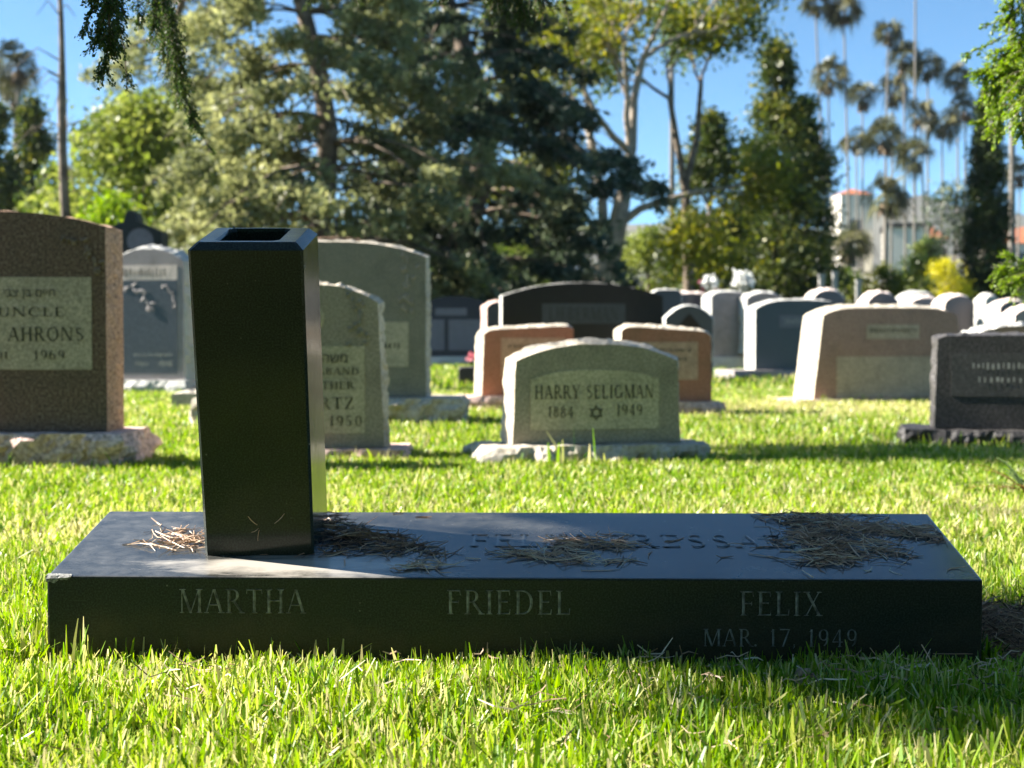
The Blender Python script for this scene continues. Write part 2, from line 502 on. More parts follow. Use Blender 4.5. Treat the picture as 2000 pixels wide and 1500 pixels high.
# ------------------------------------------------------------------ lettering: Roman capitals from strokes
def glyph(ch):
    """list of convex polygons in a unit cap height, plus the advance width"""
    out = []
    T, t, S = 0.135, 0.055, 0.05           # stem, hairline, serif thickness

    def stem(x, y0=0.0, y1=1.0, w=T, sb=True, st=True, ext=0.10):
        out.append([(x - w / 2, y0), (x + w / 2, y0), (x + w / 2, y1), (x - w / 2, y1)])
        if sb:
            out.append([(x - w / 2 - ext, y0), (x + w / 2 + ext, y0), (x + w / 2 + ext * .3, y0 + S), (x - w / 2 - ext * .3, y0 + S)])
        if st:
            out.append([(x - w / 2 - ext * .3, y1 - S), (x + w / 2 + ext * .3, y1 - S), (x + w / 2 + ext, y1), (x - w / 2 - ext, y1)])

    def bar(x0, x1, y, w=t, tick=0):
        out.append([(x0, y - w / 2), (x1, y - w / 2), (x1, y + w / 2), (x0, y + w / 2)])
        if tick:
            out.append([(x1 - 0.05, y), (x1, y), (x1 + 0.02, y + tick), (x1 - 0.01, y + tick)] if tick > 0 else
                       [(x1 - 0.01, y + tick), (x1 + 0.02, y + tick), (x1, y), (x1 - 0.05, y)])

    def diag(x0, y0, x1, y1, w, serif0=True, serif1=True):
        out.append([(x0 - w / 2, y0), (x0 + w / 2, y0), (x1 + w / 2, y1), (x1 - w / 2, y1)])
        for (x, y, s) in ((x0, y0, serif0), (x1, y1, serif1)):
            if s:
                ya, yb = (0, S * .8) if y < 0.5 else (1 - S * .8, 1)
                out.append([(x - w / 2 - .08, ya), (x + w / 2 + .08, ya), (x + w / 2 + .08, yb), (x - w / 2 - .08, yb)])

    def arc(cx, cy, rx, ry, a0, a1, wmax=T, wmin=t, n=14):
        pts = []
        for k in range(n + 1):
            a = R(a0 + (a1 - a0) * k / n)
            c, s = math.cos(a), math.sin(a)
            w = wmin + (wmax - wmin) * abs(c) ** 1.5
            pts.append(((cx + rx * c, cy + ry * s), (cx + (rx - w) * c, cy + (ry - min(w, wmin * 1.3)) * s)))
        for k in range(n):
            out.append([pts[k][0], pts[k + 1][0], pts[k + 1][1], pts[k][1], 'arc'])

    w = 0.7
    if ch == 'A': diag(0.06, 0, 0.40, 1, t, True, False); diag(0.76, 0, 0.42, 1, T, True, False); bar(0.19, 0.62, 0.34); w = .84
    elif ch == 'B': stem(.16); bar(.16, .38, 1 - t / 2); bar(.16, .40, .52); bar(.16, .40, t / 2); arc(.36, .755, .25, .245, -90, 90); arc(.38, .265, .29, .265, -90, 90); w = .74
    elif ch == 'C': arc(.46, .5, .42, .51, 45, 315); stem(.76, .72, .98, .04, False, False); w = .86
    elif ch == 'D': stem(.16); bar(.16, .38, 1 - t / 2); bar(.16, .38, t / 2); arc(.36, .5, .46, .5, -90, 90, n=20); w = .90
    elif ch == 'E': stem(.16); bar(.1, .60, 1 - t / 2, t, -.18); bar(.16, .52, .52); bar(.1, .62, t / 2, t, .2); w = .70
    elif ch == 'F': stem(.16); bar(.1, .60, 1 - t / 2, t, -.18); bar(.16, .52, .5, t); stem(.53, .42, .58, .03, False, False); w = .66
    elif ch == 'G': arc(.46, .5, .42, .51, 45, 320); stem(.78, .05, .42, T, False, True); w = .96
    elif ch == 'H': stem(.16); stem(.72); bar(.16, .72, .52); w = .88
    elif ch == 'I': stem(.18); w = .36
    elif ch == 'K': stem(.16); diag(.2, .42, .66, 1, t, False, True); diag(.74, 0, .34, .58, T, True, False); w = .82
    elif ch == 'L': stem(.16); bar(.1, .62, t / 2, t, .24); w = .68
    elif ch == 'M': stem(.12, w=t); stem(.94, w=T); diag(.53, 0, .15, 1, T, False, True); diag(.53, 0, .91, 1, t, False, False); w = 1.08
    elif ch == 'N': stem(.13, w=t); stem(.79, w=t, sb=False); diag(.76, 0, .16, 1, T, False, True); w = .94
    elif ch == 'O' or ch == '0': arc(.45, .5, .43 if ch == 'O' else .30, .51, 0, 360, n=26); w = .92 if ch == 'O' else .75
    elif ch == 'P': stem(.16); bar(.16, .38, 1 - t / 2); bar(.16, .38, .47); arc(.36, .735, .27, .265, -90, 90); w = .68
    elif ch == 'R': stem(.16); bar(.16, .38, 1 - t / 2); bar(.16, .38, .50); arc(.36, .75, .26, .25, -90, 90); diag(.76, 0, .38, .52, T, True, False); w = .82
    elif ch == 'S': arc(.34, .745, .25, .255, 40, 270, t * 1.6, t); arc(.34, .255, .28, .255, -140, 90, t * 1.8, t); diag(.45, .44, .24, .62, T, False, False); w = .68
    elif ch == 'T': stem(.40, st=False); bar(.04, .76, 1 - t / 2, t, -.16); stem(.05, .82, 1, .035, False, False); w = .80
    elif ch == 'U': stem(.16, .3, 1, T, False); stem(.70, .3, 1, t, False); arc(.43, .31, .33, .32, 180, 360); w = .86
    elif ch == 'X': diag(.72, 0, .14, 1, T); diag(.12, 0, .70, 1, t); w = .84
    elif ch == 'Y': stem(.40, 0, .48, T, True, False); diag(.40, .45, .10, 1, T, False, True); diag(.40, .45, .72, 1, t, False, True); w = .80
    elif ch == 'Z': bar(.1, .68, 1 - t / 2); bar(.08, .70, t / 2, t, .22); diag(.12, .02, .64, .98, T, False, False); stem(.11, .8, 1, .03, False, False); w = .78
    elif ch == '1': stem(.2, st=False); diag(.08, .84, .18, .97, t, False, False); w = .44
    elif ch == '4': stem(.5, st=False, w=T * .9); bar(.04, .68, .28); diag(.06, .28, .47, 1, t, False, False); w = .74
    elif ch == '5': bar(.18, .58, 1 - t / 2, t * 1.4); stem(.20, .55, 1, t, False, False); arc(.32, .31, .30, .32, -130, 120, T, t); w = .70
    elif ch == '6': arc(.35, .32, .30, .33, 0, 360); arc(.52, .5, .47, .52, 115, 195, T, t); w = .72
    elif ch == '7': bar(.06, .66, 1 - t / 2, t * 1.3); diag(.24, 0, .60, .95, T * .8, False, False); w = .68
    elif ch == '8': arc(.35, .75, .24, .26, 0, 360); arc(.35, .27, .29, .28, 0, 360); w = .72
    elif ch == '9': arc(.37, .68, .30, .33, 0, 360); arc(.20, .5, .47, .52, -65, 15, T, t); w = .74
    elif ch == '.': out.append([(.08 + .075 * math.cos(k), .07 + .075 * math.sin(k)) for k in np.linspace(0, 5.2, 6)]); w = .30
    elif ch == ',': out.append([(.08, 0), (.2, .13), (.08, .14)]); out.append([(.06, -.14), (.14, -.02), (.19, .06), (.12, .02)]); w = .32
    elif ch == '-': bar(.05, .4, .42, t * 1.5); w = .48
    elif ch == '&': arc(.3, .77, .18, .22, 0, 360, t * 1.4, t); arc(.32, .28, .28, .29, 90, 330, T, t); diag(.74, 0, .2, .7, T * .8, False, False); w = .82
    else: w = .42
    return out, w


def text_polys(s, height, width=None, track=0.10):
    polys, x = [], 0.0
    for ch in s:
        ps, w = glyph(ch)
        polys.append([[q if isinstance(q, str) else (q[0] + x, q[1]) for q in p] for p in ps])
        x += w + track
    x -= track
    sx = (width / x) if width else height
    return [[[q if isinstance(q, str) else (q[0] * sx - x * sx / 2, q[1] * height) for q in p] for p in ps] for ps in polys]


def lettering(name, s, height, width, org, ux, uy, mat, parent, track=0.10, lift=0.0006):
    """flat cut letters centred on org, ux along the line, uy up the letters"""
    ux, uy = Vector(ux).normalized(), Vector(uy).normalized()
    nrm = ux.cross(uy)
    line = empty(name)
    line.parent = parent
    for group in text_polys(s, height, width, track):
        mb = MB()
        for i, p in enumerate(group):
            off = nrm * (lift + (i % 23) * 2.5e-5)
            arc = p[-1] == 'arc'
            if arc:
                p = p[:-1]
            area = sum(p[k][0] * p[(k + 1) % len(p)][1] - p[(k + 1) % len(p)][0] * p[k][1] for k in range(len(p)))
            if area < 0:
                p = p[::-1]
            vs = [Vector(org) + ux * a + uy * c + off for a, c in p]
            if len(p) == 4:      # two facets meeting in a fine crease along the stroke
                e = [(vs[(k + 1) % 4] - vs[k]).length for k in range(4)]
                rd = nrm * min(.0009, .22 * min(e[0] + e[2], e[1] + e[3]))
                if arc or e[0] + e[2] > e[1] + e[3]:
                    vs += [(vs[1] + vs[2]) / 2 + rd, (vs[3] + vs[0]) / 2 + rd]
                    fs = [(0, 1, 4, 5), (5, 4, 2, 3)]
                else:
                    vs += [(vs[0] + vs[1]) / 2 + rd, (vs[2] + vs[3]) / 2 + rd]
                    fs = [(0, 4, 5, 3), (4, 1, 2, 5)]
                mb.add(vs, fs)
            else:
                mb.add(vs, [tuple(range(len(p)))])
        if group:
            mb.build('letter', mat, line)
    return line


def font_text(name, s, height, org, mat, parent, lift=0.0015):
    cu = bpy.data.curves.new('hebrew_text', 'FONT')
    cu.body = s
    cu.align_x = 'CENTER'
    cu.size = height * 1.35
    tmp = bpy.data.objects.new('hebrew_text', cu)
    COL.objects.link(tmp)
    bpy.context.view_layer.update()
    me = bpy.data.meshes.new_from_object(tmp.evaluated_get(bpy.context.evaluated_depsgraph_get()))
    bpy.data.objects.remove(tmp)
    bpy.data.curves.remove(cu)
    me.materials.clear()
    me.materials.append(mat)
    o = bpy.data.objects.new(name, me)
    o.location = Vector(org) + Vector((0, -lift, 0))
    o.rotation_euler = (math.pi / 2, 0, 0)
    return link(o, parent)


# ------------------------------------------------------------------ the black ledger in front
SL_YAW = R(-1.4)
fl = P(83, 1129, 1.815)
sw = 1.195
front_z, back_z, sd = 0.1205, 0.172, 0.265
marker = empty('grave_marker', (P(998, 1129, 1.8).x, 1.8, 0), SL_YAW)
tag(marker, 'low black polished granite ledger in the front, engraved with names and a date', 'grave marker')
hw = sw / 2
bm = bmesh.new()
pts = [(-hw, 0, -.04), (hw, 0, -.04), (hw, sd, -.04), (-hw, sd, -.04), (-hw, 0, front_z), (hw, 0, front_z), (hw, sd, back_z), (-hw, sd, back_z)]
bv = [bm.verts.new(p) for p in pts]
for f in [(0, 3, 2, 1), (4, 5, 6, 7), (0, 1, 5, 4), (1, 2, 6, 5), (2, 3, 7, 6), (3, 0, 4, 7)]:
    bm.faces.new([bv[i] for i in f])
bmesh.ops.bevel(bm, geom=[e for e in bm.edges if max(v.co.z for v in e.verts) > 0], offset=0.0028, segments=2, profile=0.6, affect='EDGES')
# knock a chip out of the front left corner
for v in bm.verts:
    pass
me = bpy.data.meshes.new('slab')
bm.to_mesh(me); bm.free()
me.materials.append(M['black'])
me.materials.append(M['black_side'])
me.polygons.foreach_set('material_index', [0 if p.normal.z > .5 else 1 for p in me.polygons])
slab = link(bpy.data.objects.new('slab', me), marker)
# rough bright fracture where the corner is chipped
ch = MB()
cz = front_z
prev = None
rows = []
for i in range(12):
    x = -hw - 0.001 + i * 0.0030
    d = 0.0065 * (1 - i / 11.0) ** .5 + random.uniform(-.001, .001)
    rows.append([(x, -.0012, cz - d - random.uniform(0, .0035)), (x, -.0015 + random.uniform(-.0006, .0004), cz - d * .45), (x, .001 + random.uniform(-.0006, .0008), cz + .0009), (x, .004 + d * .9, cz + .0022)])
for i in range(11):
    for j in range(3):
        ch.add([rows[i][j], rows[i + 1][j], rows[i + 1][j + 1], rows[i][j + 1]], [(0, 1, 2, 3)])
M['fracture'] = plain('chipped_granite', (0.22, 0.22, 0.21), 0.9, 0.6, 500, 0.5)
chip = ch.build('chipped_corner', M['fracture'], marker)
chip['label'] = 'rough pale chipped corner'


def sx_(px, Y=1.8):
    return (px - 1000) / FPX * Y / math.cos(SL_YAW) - marker.location.x


def sz_(py):
    return P(1000, py, 1.8).z


for s, x0, x1, y0, y1 in (('MARTHA', 343, 592, 1153, 1200), ('FRIEDEL', 872, 1116, 1153, 1200), ('FELIX', 1446, 1606, 1153, 1200), ('MAR. 17, 1949', 1375, 1676, 1226, 1260)):
    lettering('inscription', s, sz_(y0) - sz_(y1), sx_(x1) - sx_(x0), (sx_((x0 + x1) / 2), 0, sz_(y1)), (1, 0, 0), (0, 0, 1), M['letter'], marker, 0.12)
sl = Vector((0, sd, back_z - front_z)).normalized()
tp = Vector((0.178, 0, front_z)) + sl * 0.118
lettering('inscription', 'FELIX BRESSART', 0.050, 0.475, tp, (1, 0, 0), sl, M['black'], marker, 0.16, 0.0005)


def slab_pt(x, s, h=0.0):
    """world point on the ledger top: x across, s metres up the slope from the front edge"""
    p = Vector((x, 0, front_z)) + sl * s + Vector((0, -sl.z, sl.y)) * h
    return Matrix.Translation(marker.location) @ (Matrix.Rotation(SL_YAW, 4, 'Z') @ p)


# ------------------------------------------------------------------ the tapering vase block
VT = R(12.5)
vb = P(506, 1080, 1.885)
vase = empty('stone_vase', (vb.x, 1.888, 0.1375))
vase.rotation_euler = (VT, 0, 0)
tag(vase, 'tall square black granite flower vase standing on the ledger', 'vase')
VW, VD, VH = 0.146, 0.145, 0.419


def ring(x0, x1, y0, y1, z, c):
    return [(x0 + c, y0, z), (x1 - c, y0, z), (x1, y0 + c, z), (x1, y1 - c, z), (x1 - c, y1, z), (x0 + c, y1, z), (x0, y1 - c, z), (x0, y0 + c, z)]


def loft(mb, rings, close_first=False, close_last=False):
    n = len(rings[0])
    b = len(mb.v)
    for r in rings:
        mb.v += r
    for i in range(len(rings) - 1):
        for k in range(n):
            k2 = (k + 1) % n
            mb.f.append((b + i * n + k, b + i * n + k2, b + (i + 1) * n + k2, b + (i + 1) * n + k))
    if close_first:
        mb.f.append(tuple(b + k for k in range(n))[::-1])
    if close_last:
        mb.f.append(tuple(b + (len(rings) - 1) * n + k for k in range(n)))


h = VW / 2
mb = MB()
e = 0.0035
loft(mb, [ring(-h, h, 0, VD, -0.06, e), ring(-h, h, 0, VD, 0.0, e), ring(-h, h, 0, VD, VH - 0.0095, e), ring(-h + .0015, h - .0015, .0012, VD - .0012, VH - 0.008, e),
          ring(-h + .0095, h - .0095, .0085, VD - .0085, VH - 0.0008, e), ring(-h + .011, h - .011, .010, VD - .010, VH, e)], True)
body = mb.build('body', M['black_vase'], vase)
mb = MB()
o_ = 0.030
loft(mb, [ring(-h + .0111, h - .0111, .0101, VD - .0101, VH + .0001, e), ring(-h + o_, h - o_ - .003, .019, VD - .015, VH + .0001, .008),
          ring(-h + o_ + .002, h - o_ - .005, .020, VD - .017, VH - .004, .008), ring(-h + o_ + .002, h - o_ - .005, .020, VD - .017, VH - .16, .008)], False, True)
rim = mb.build('rim', M['black_vase'], vase)
# small pale knocks in the arrises
for (cx_, cy_, cz_, r_) in ((h + .0003, .004, VH - .031, .0034), (-h + .034, VD - .012, VH + .0003, .0030), (h - .001, .001, VH - .265, .0016), (-h, .001, .012, .0022)):
    mb = MB()
    n = 7
    mb.add([(cx_, cy_ - .0006, cz_ + .0004)] + [(cx_ + r_ * .55 * math.cos(2 * math.pi * k / n) * random.uniform(.6, 1.2), cy_ + .0004 * math.sin(k * 2.1), cz_ + r_ * math.sin(2 * math.pi * k / n) * random.uniform(.6, 1.2)) for k in range(n)],
           [(0, 1 + k, 1 + (k + 1) % n) for k in range(n)])
    mb.build('chipped_edge', M['fracture'], vase)

# ------------------------------------------------------------------ headstones
BASES = []     # footprints kept free of grass: centre, half sizes, yaw


def rough_block(name, x0, x1, y0, y1, z0, z1, mat, parent, amp=0.012, step=0.035, seed=0, top_amp=0.15):
    """rock-faced block: pitched sides, flatter top"""
    nx = max(3, int((x1 - x0) / step)); ny = max(3, int((y1 - y0) / step)); nz = max(3, int((z1 - z0) / step))
    bm = bmesh.new()
    cache = {}

    def vert(i, j, k):
        key = (i, j, k)
        if key in cache:
            return cache[key]
        p = Vector((x0 + (x1 - x0) * i / nx, y0 + (y1 - y0) * j / ny, z0 + (z1 - z0) * k / nz))
        q = p * (1.25 / max(step, 0.02)) * 0.6 + Vector((seed * 3.7, seed * 1.3, 0))
        d = noise.noise(q * 0.45) * 1.3 + 0.8 * noise.noise(q * 0.95 + Vector((9, 2, 4)))
        edge = 1.0 if 0 < k < nz else 0.35
        if j in (0, ny):
            p.y += (-1 if j == 0 else 1) * amp * (0.7 + d) * edge
        if i in (0, nx):
            p.x += (-1 if i == 0 else 1) * amp * (0.7 + d) * edge
        if k == nz:
            p.z += amp * top_amp * d
        cache[key] = bm.verts.new(p)
        return cache[key]
    for i in range(nx):
        for k in range(nz):
            bm.faces.new([vert(i, 0, k), vert(i + 1, 0, k), vert(i + 1, 0, k + 1), vert(i, 0, k + 1)])
            bm.faces.new([vert(i + 1, ny, k), vert(i, ny, k), vert(i, ny, k + 1), vert(i + 1, ny, k + 1)])
    for j in range(ny):
        for k in range(nz):
            bm.faces.new([vert(0, j + 1, k), vert(0, j, k), vert(0, j, k + 1), vert(0, j + 1, k + 1)])
            bm.faces.new([vert(nx, j, k), vert(nx, j + 1, k), vert(nx, j + 1, k + 1), vert(nx, j, k + 1)])
    for i in range(nx):
        for j in range(ny):
            bm.faces.new([vert(i, j, nz), vert(i + 1, j, nz), vert(i + 1, j + 1, nz), vert(i, j + 1, nz)])
    me = bpy.data.meshes.new(name)
    bm.to_mesh(me); bm.free()
    me.materials.append(mat)
    return link(bpy.data.objects.new(name, me), parent)


def tablet(outline, depth, mat, mat_side, parent, bulge, rough, step, seed, y0=0.0):
    """a stone tablet: flat polished face, rock-pitched rim. outline: list of (x,z), bottom left first, clockwise over the top"""
    pts = []
    n0 = len(outline)
    for i in range(n0 - 1):
        a, c = Vector(outline[i]), Vector(outline[i + 1])
        k = max(1, int((c - a).length / step))
        for q in range(k):
            pts.append(a.lerp(c, q / k))
    pts.append(Vector(outline[-1]))
    n = len(pts)
    nd = 7
    cx = sum(p.x for p in pts) / n
    cz = sum(p.y for p in pts) / n
    V = []
    for j in range(nd + 1):
        t = j / nd
        for i, p in enumerate(pts):
            a, c = pts[max(0, i - 1)], pts[min(n - 1, i + 1)]
            tang = (c - a)
            nr = Vector((-tang.y, tang.x)).normalized() if tang.length > 1e-6 else Vector((0, 1))
            q = Vector((p.x, p.y, t * depth)) * (1 / max(0.045, step * 2.0)) + Vector((seed * 5.1, 0, seed))
            dn = noise.noise(q) + 0.7 * noise.noise(q * 2.3 + Vector((3, 1, 7)))
            amt = bulge * min(1.0, 2.6 * min(t, 1 - t)) + rough * dn * (1.0 if 0 < j < nd else 0.22)
            V.append((p.x + nr.x * amt, y0 + t * depth, p.y + nr.y * amt))
    F, mi = [], []
    for j in range(nd):
        for i in range(n - 1):
            F.append((j * n + i, j * n + i + 1, (j + 1) * n + i + 1, (j + 1) * n + i)); mi.append(1)
    F.append(tuple(range(n))[::-1]); mi.append(0)
    F.append(tuple(nd * n + i for i in range(n))); mi.append(0)
    m = bpy.data.meshes.new('tablet')
    m.from_pydata(V, [], F)
    m.materials.append(mat); m.materials.append(mat_side)
    m.polygons.foreach_set('material_index', mi)
    m.update()
    return link(bpy.data.objects.new('tablet', m), parent)


def outline_of(wb, wt, zb, zs, zt, k=2.0, tilt=0.0, dx=0.0, n=28, peak=None):
    """half widths at bottom and shoulder, heights of bottom, shoulder and crown"""
    o = [(-wb, zb), (-wt + dx, zs - tilt)]
    for i in range(1, n):
        u = -1 + 2 * i / n
        z = zs + tilt * u + (zt - zs) * (1 - abs(u) ** k)
        if peak:
            z = zs + (zt - zs) * peak(u)
        o.append((u * wt + dx, z))
    o += [(wt + dx, zs + tilt), (wb, zb)]
    return o


def headstone(label, Y, xl, xr, ytop, ysh, ybot, mat, side, depth=0.2, k=2.0, tilt=0.0, taper=1.0, yaw=0.0, base=None, group='upright headstones on the lawn',
              bulge=0.018, rough=0.012, panels=(), lines=(), peak=None, name='headstone', seed=None, orn=(), z_bot=None, lean=0.0):
    s = Y / FPX
    cxp = (xl + xr) / 2
    x0 = P(cxp, 700, Y).x
    zz = lambda py: P(cxp, py, Y).z
    root = empty(name, (x0, Y, 0), yaw)
    tag(root, label, 'headstone', group)
    bulge *= .55
    seed = seed if seed is not None else Y * 1.37 + xl * 0.01
    w = (xr - xl) / 2 * s
    zb = zz(ybot) if z_bot is None else z_bot
    if base is None and zb < 0.12:
        zb = -0.03
    ol = outline_of(w * taper, w, zb, zz(ysh), zz(ytop), k, tilt, peak=peak)
    t = tablet(ol, depth, M[mat], M[side], root, bulge, rough, max(0.016, Y * 0.0028), seed)
    if lean:
        t.rotation_euler = (lean, 0, 0)
    if base:
        bxl, bxr, bd, bmat, bamp = base
        fwd = (bd - depth) / 2
        rough_block('base', (bxl - cxp) * s, (bxr - cxp) * s, -fwd, depth + fwd, -0.04, zb - 0.002, M[bmat], root, bamp * 1.5, max(0.020, Y * 0.0035), seed)
        BASES.append((x0 + ((bxl + bxr) / 2 - cxp) * s, Y + depth / 2, (bxr - bxl) / 2 * s, bd / 2, yaw))
    else:
        BASES.append((x0, Y + depth / 2, w, depth / 2, yaw))
    for (pxl, pxr, pyt, pyb, pm, pk) in panels:
        # a sunk or frosted panel, its frame a fine step proud of the face
        o2 = outline_of((pxr - pxl) / 2 * s, (pxr - pxl) / 2 * s, zz(pyb), zz(pyt) - (0.0 if not pk else (pyb - pyt) * s * 0.16), zz(pyt), pk or 2, n=16)
        ox = ((pxl + pxr) / 2 - cxp) * s
        mb = MB()
        pts = [(a + ox, c) for a, c in o2]
        n = len(pts)
        mb.add([(a, -0.0025, c) for a, c in pts] + [(a, 0.001, c) for a, c in pts],
               [tuple(range(n))[::-1]] + [(i, (i + 1) % n, n + (i + 1) % n, n + i) for i in range(n)])
        mb.build('panel', M[pm], root)
    for (txt, lxl, lxr, lyt, lyb, lm) in lines:
        o = ((((lxl + lxr) / 2) - cxp) * s, -0.0045, zz(lyb))
        hgt = zz(lyt) - zz(lyb)
        if any('\u0590' < c < '\u05ff' for c in txt):
            font_text('inscription', txt[::-1], hgt, o, M[lm], root)
        elif txt[0] == '~':
            # weathered line, no longer readable: only worn strokes remain
            mb = MB()
            k = int(txt[1:]) * 2
            cw = (lxr - lxl) * s / k
            for i in range(k):
                a = o[0] - (lxr - lxl) * s / 2 + cw * (i + random.uniform(.1, .4))
                b2 = a + cw * random.uniform(.25, .5)
                z0, z1 = o[2] + hgt * random.uniform(0, .25), o[2] + hgt * random.uniform(.75, 1)
                mb.add([(a, o[1], z0), (b2, o[1], z0), (b2, o[1], z1), (a, o[1], z1)], [(0, 1, 2, 3)])
            mb.build('worn_inscription', M[lm], root)['kind'] = 'stuff'
        elif txt == '*':
            mb = MB()      # six-pointed star of two interlaced triangles
            r = hgt / 2
            for q in (0, 1):
                pp = [(math.sin(2 * math.pi * i / 3 + q * math.pi), math.cos(2 * math.pi * i / 3 + q * math.pi)) for i in range(3)]
                for i in range(3):
                    a, c = Vector(pp[i]), Vector(pp[(i + 1) % 3])
                    f = 0.74
                    vs = [(o[0] + v.x * r, o[1] - 0.0006 * q - i * .00005, o[2] + r + v.y * r) for v in (a, c, c * f, a * f)]
                    mb.add(vs, [(0, 1, 2, 3)])
            mb.build('star', M[lm], root)
        else:
            lettering('inscription', txt, hgt, (lxr - lxl) * s, o, (1, 0, 0), (0, 0, 1), M[lm], root, 0.14, 0.0005)
    for (oxl, oxr, oyt, oyb, om, kind) in orn:
        ornament((oxl - cxp) * s, (oxr - cxp) * s, zz(oyt), zz(oyb), M[om], root, kind)
    return root


def ornament(x0, x1, z1, z0, mat, root, kind):
    """shallow carved relief: leaf spray, hourglass urn or ring"""
    mb = MB()
    w, hh = x1 - x0, z1 - z0
    cx = (x0 + x1) / 2

    def petal(px, pz, ang, ln, wd, i):
        u = Vector((math.cos(ang), 0, math.sin(ang))); v = Vector((-u.z, 0, u.x))
        c = Vector((px, -0.003 - i * .00012, pz))
        vs = [c, c + u * ln * .35 + v * wd, c + u * ln, c + u * ln * .35 - v * wd, c + u * ln * .4 + Vector((0, -.005, 0))]
        mb.add(vs, [(0, 1, 4), (1, 2, 4), (2, 3, 4), (3, 0, 4)])
    if kind == 'spray':
        for i in range(16):
            t = i / 15
            x = x0 + w * (0.05 + 0.9 * t ** 0.8)
            z = z1 - hh * (0.05 + 0.72 * t ** 1.9)
            petal(x, z, R(random.uniform(-150, 40)), w * .22, w * .055, i)
        for i in range(7):
            petal(x0 + w * .88, z0 + hh * .12, 2 * math.pi * i / 7, w * .11, w * .045, 20 + i)
    elif kind == 'urn':
        for i in range(22):
            t = i / 21
            wd = (0.42 * abs(1 - 2 * t) ** 0.8 + 0.12) * w
            z = z1 - hh * t
            petal(cx + random.uniform(-wd, wd) * .8, z, R(random.choice((-80, -100, 70, 110)) + random.uniform(-30, 30)), hh * .15, w * .10, i)
    elif kind == 'ring':
        n = 24
        ro, ri = w / 2, w / 2 * .72
        c = (cx, (z0 + z1) / 2)
        for i in range(n):
            a, b2 = 2 * math.pi * i / n, 2 * math.pi * (i + 1) / n
            mb.add([(c[0] + r * math.cos(q), -0.003 - (0.003 if r == ri else 0), c[1] + r * math.sin(q) * (hh / w)) for r, q in ((ro, a), (ro, b2), (ri, b2), (ri, a))], [(0, 1, 2, 3)])
    elif kind == 'oval':
        n = 24
        mb.add([(cx + w / 2 * math.cos(2 * math.pi * i / n), -0.004, (z0 + z1) / 2 + hh / 2 * math.sin(2 * math.pi * i / n)) for i in range(n)], [tuple(range(n))])
    elif kind == 'gothic':
        pts = [(x0, z0)]
        for i in range(9):
            t = i / 8
            pts.append((x0 + w / 2 * t ** 1.5, z0 + hh * (0.15 + .85 * t ** .75)))
        for i in range(7, -1, -1):
            t = i / 8
            pts.append((x1 - w / 2 * t ** 1.5, z0 + hh * (0.15 + .85 * t ** .75)))
        pts.append((x1, z0))
        mb.add([(a, -0.004, c) for a, c in pts], [tuple(range(len(pts)))[::-1]])
    mb.build('ornament', mat, root)['kind'] = 'stuff'


# --- near row
headstone('broad brown granite headstone on a rough pinkish base at the left edge', 4.53, -254, 208, 412, 442, 843, 'brown_granite', 'brown_rough', 0.2, 2.2,
          base=(-345, 243, 0.35, 'pink_rough', 0.016), bulge=0.004, rough=0.006,
          panels=[(-226, 180, 541, 722, 'frost', 0)],
          lines=[('חיים בן צבי', -12, 132, 562, 579, 'ink'), ('BELOVED UNCLE', -190, 128, 600, 618, 'ink'), ('N AHRONS', -25, 165, 639, 666, 'ink'), ('~4', -60, 20, 686, 700, 'ink'), ('1969', 68, 128, 684, 702, 'ink')],
          orn=[(118, 202, 455, 540, 'brown_relief', 'spray')])
headstone('narrow grey-green headstone with carved urn, right behind the black vase', 4.85, 478, 738, 556, 592, 893, 'green_granite', 'pale_rough', 0.17, 2.6, taper=1.10,
          base=(440, 790, 0.30, 'pink_rough', 0.012), bulge=0.016, rough=0.012, panels=[(500, 712, 676, 846, 'green_frost', 0)], z_bot=0.045,
          lines=[('משה', 632, 676, 688, 708, 'ink'), ('HUSBAND', 588, 702, 718, 732, 'ink'), ('& FATHER', 570, 692, 745, 760, 'ink'), ('KURTZ', 575, 692, 776, 799, 'ink'), ('- 1950', 620, 706, 812, 832, 'ink')],
          orn=[(672, 728, 580, 668, 'green_dark', 'urn'), (590, 634, 596, 648, 'green_frost', 'ring')])
headstone('small grey-green slant headstone with arched panel and star, on a pale rough base', 4.74, 1004, 1331, 672, 705, 866, 'green_granite', 'pale_rough', 0.16, 2.4, taper=1.04, yaw=R(12),
          base=(946, 1382, 0.30, 'pale_rough', 0.024), bulge=0.032, rough=0.008, panels=[(1033, 1292, 722, 838, 'green_frost', 2.8)],
          lines=[('HARRY SELIGMAN', 1041, 1281, 752, 778, 'ink'), ('1884', 1068, 1118, 793, 814, 'ink'), ('*', 1148, 1180, 790, 822, 'ink'), ('1949', 1206, 1258, 790, 812, 'ink')], seed=3.3)
headstone('dark mauve headstone with framed panel on a low base at the right edge', 5.5, 1836, 2090, 655, 662, 838, 'dark_mauve', 'dark_mauve', 0.22, 9, taper=1.03,
          base=(1778, 2150, 0.36, 'dark_mauve', 0.014), bulge=0.02, rough=0.010, panels=[(1862, 2066, 690, 775, 'black_panel', 0)], yaw=R(-13),
          lines=[('~7', 1900, 2030, 708, 722, 'ink_light'), ('~5', 1910, 2020, 736, 748, 'ink_light')])
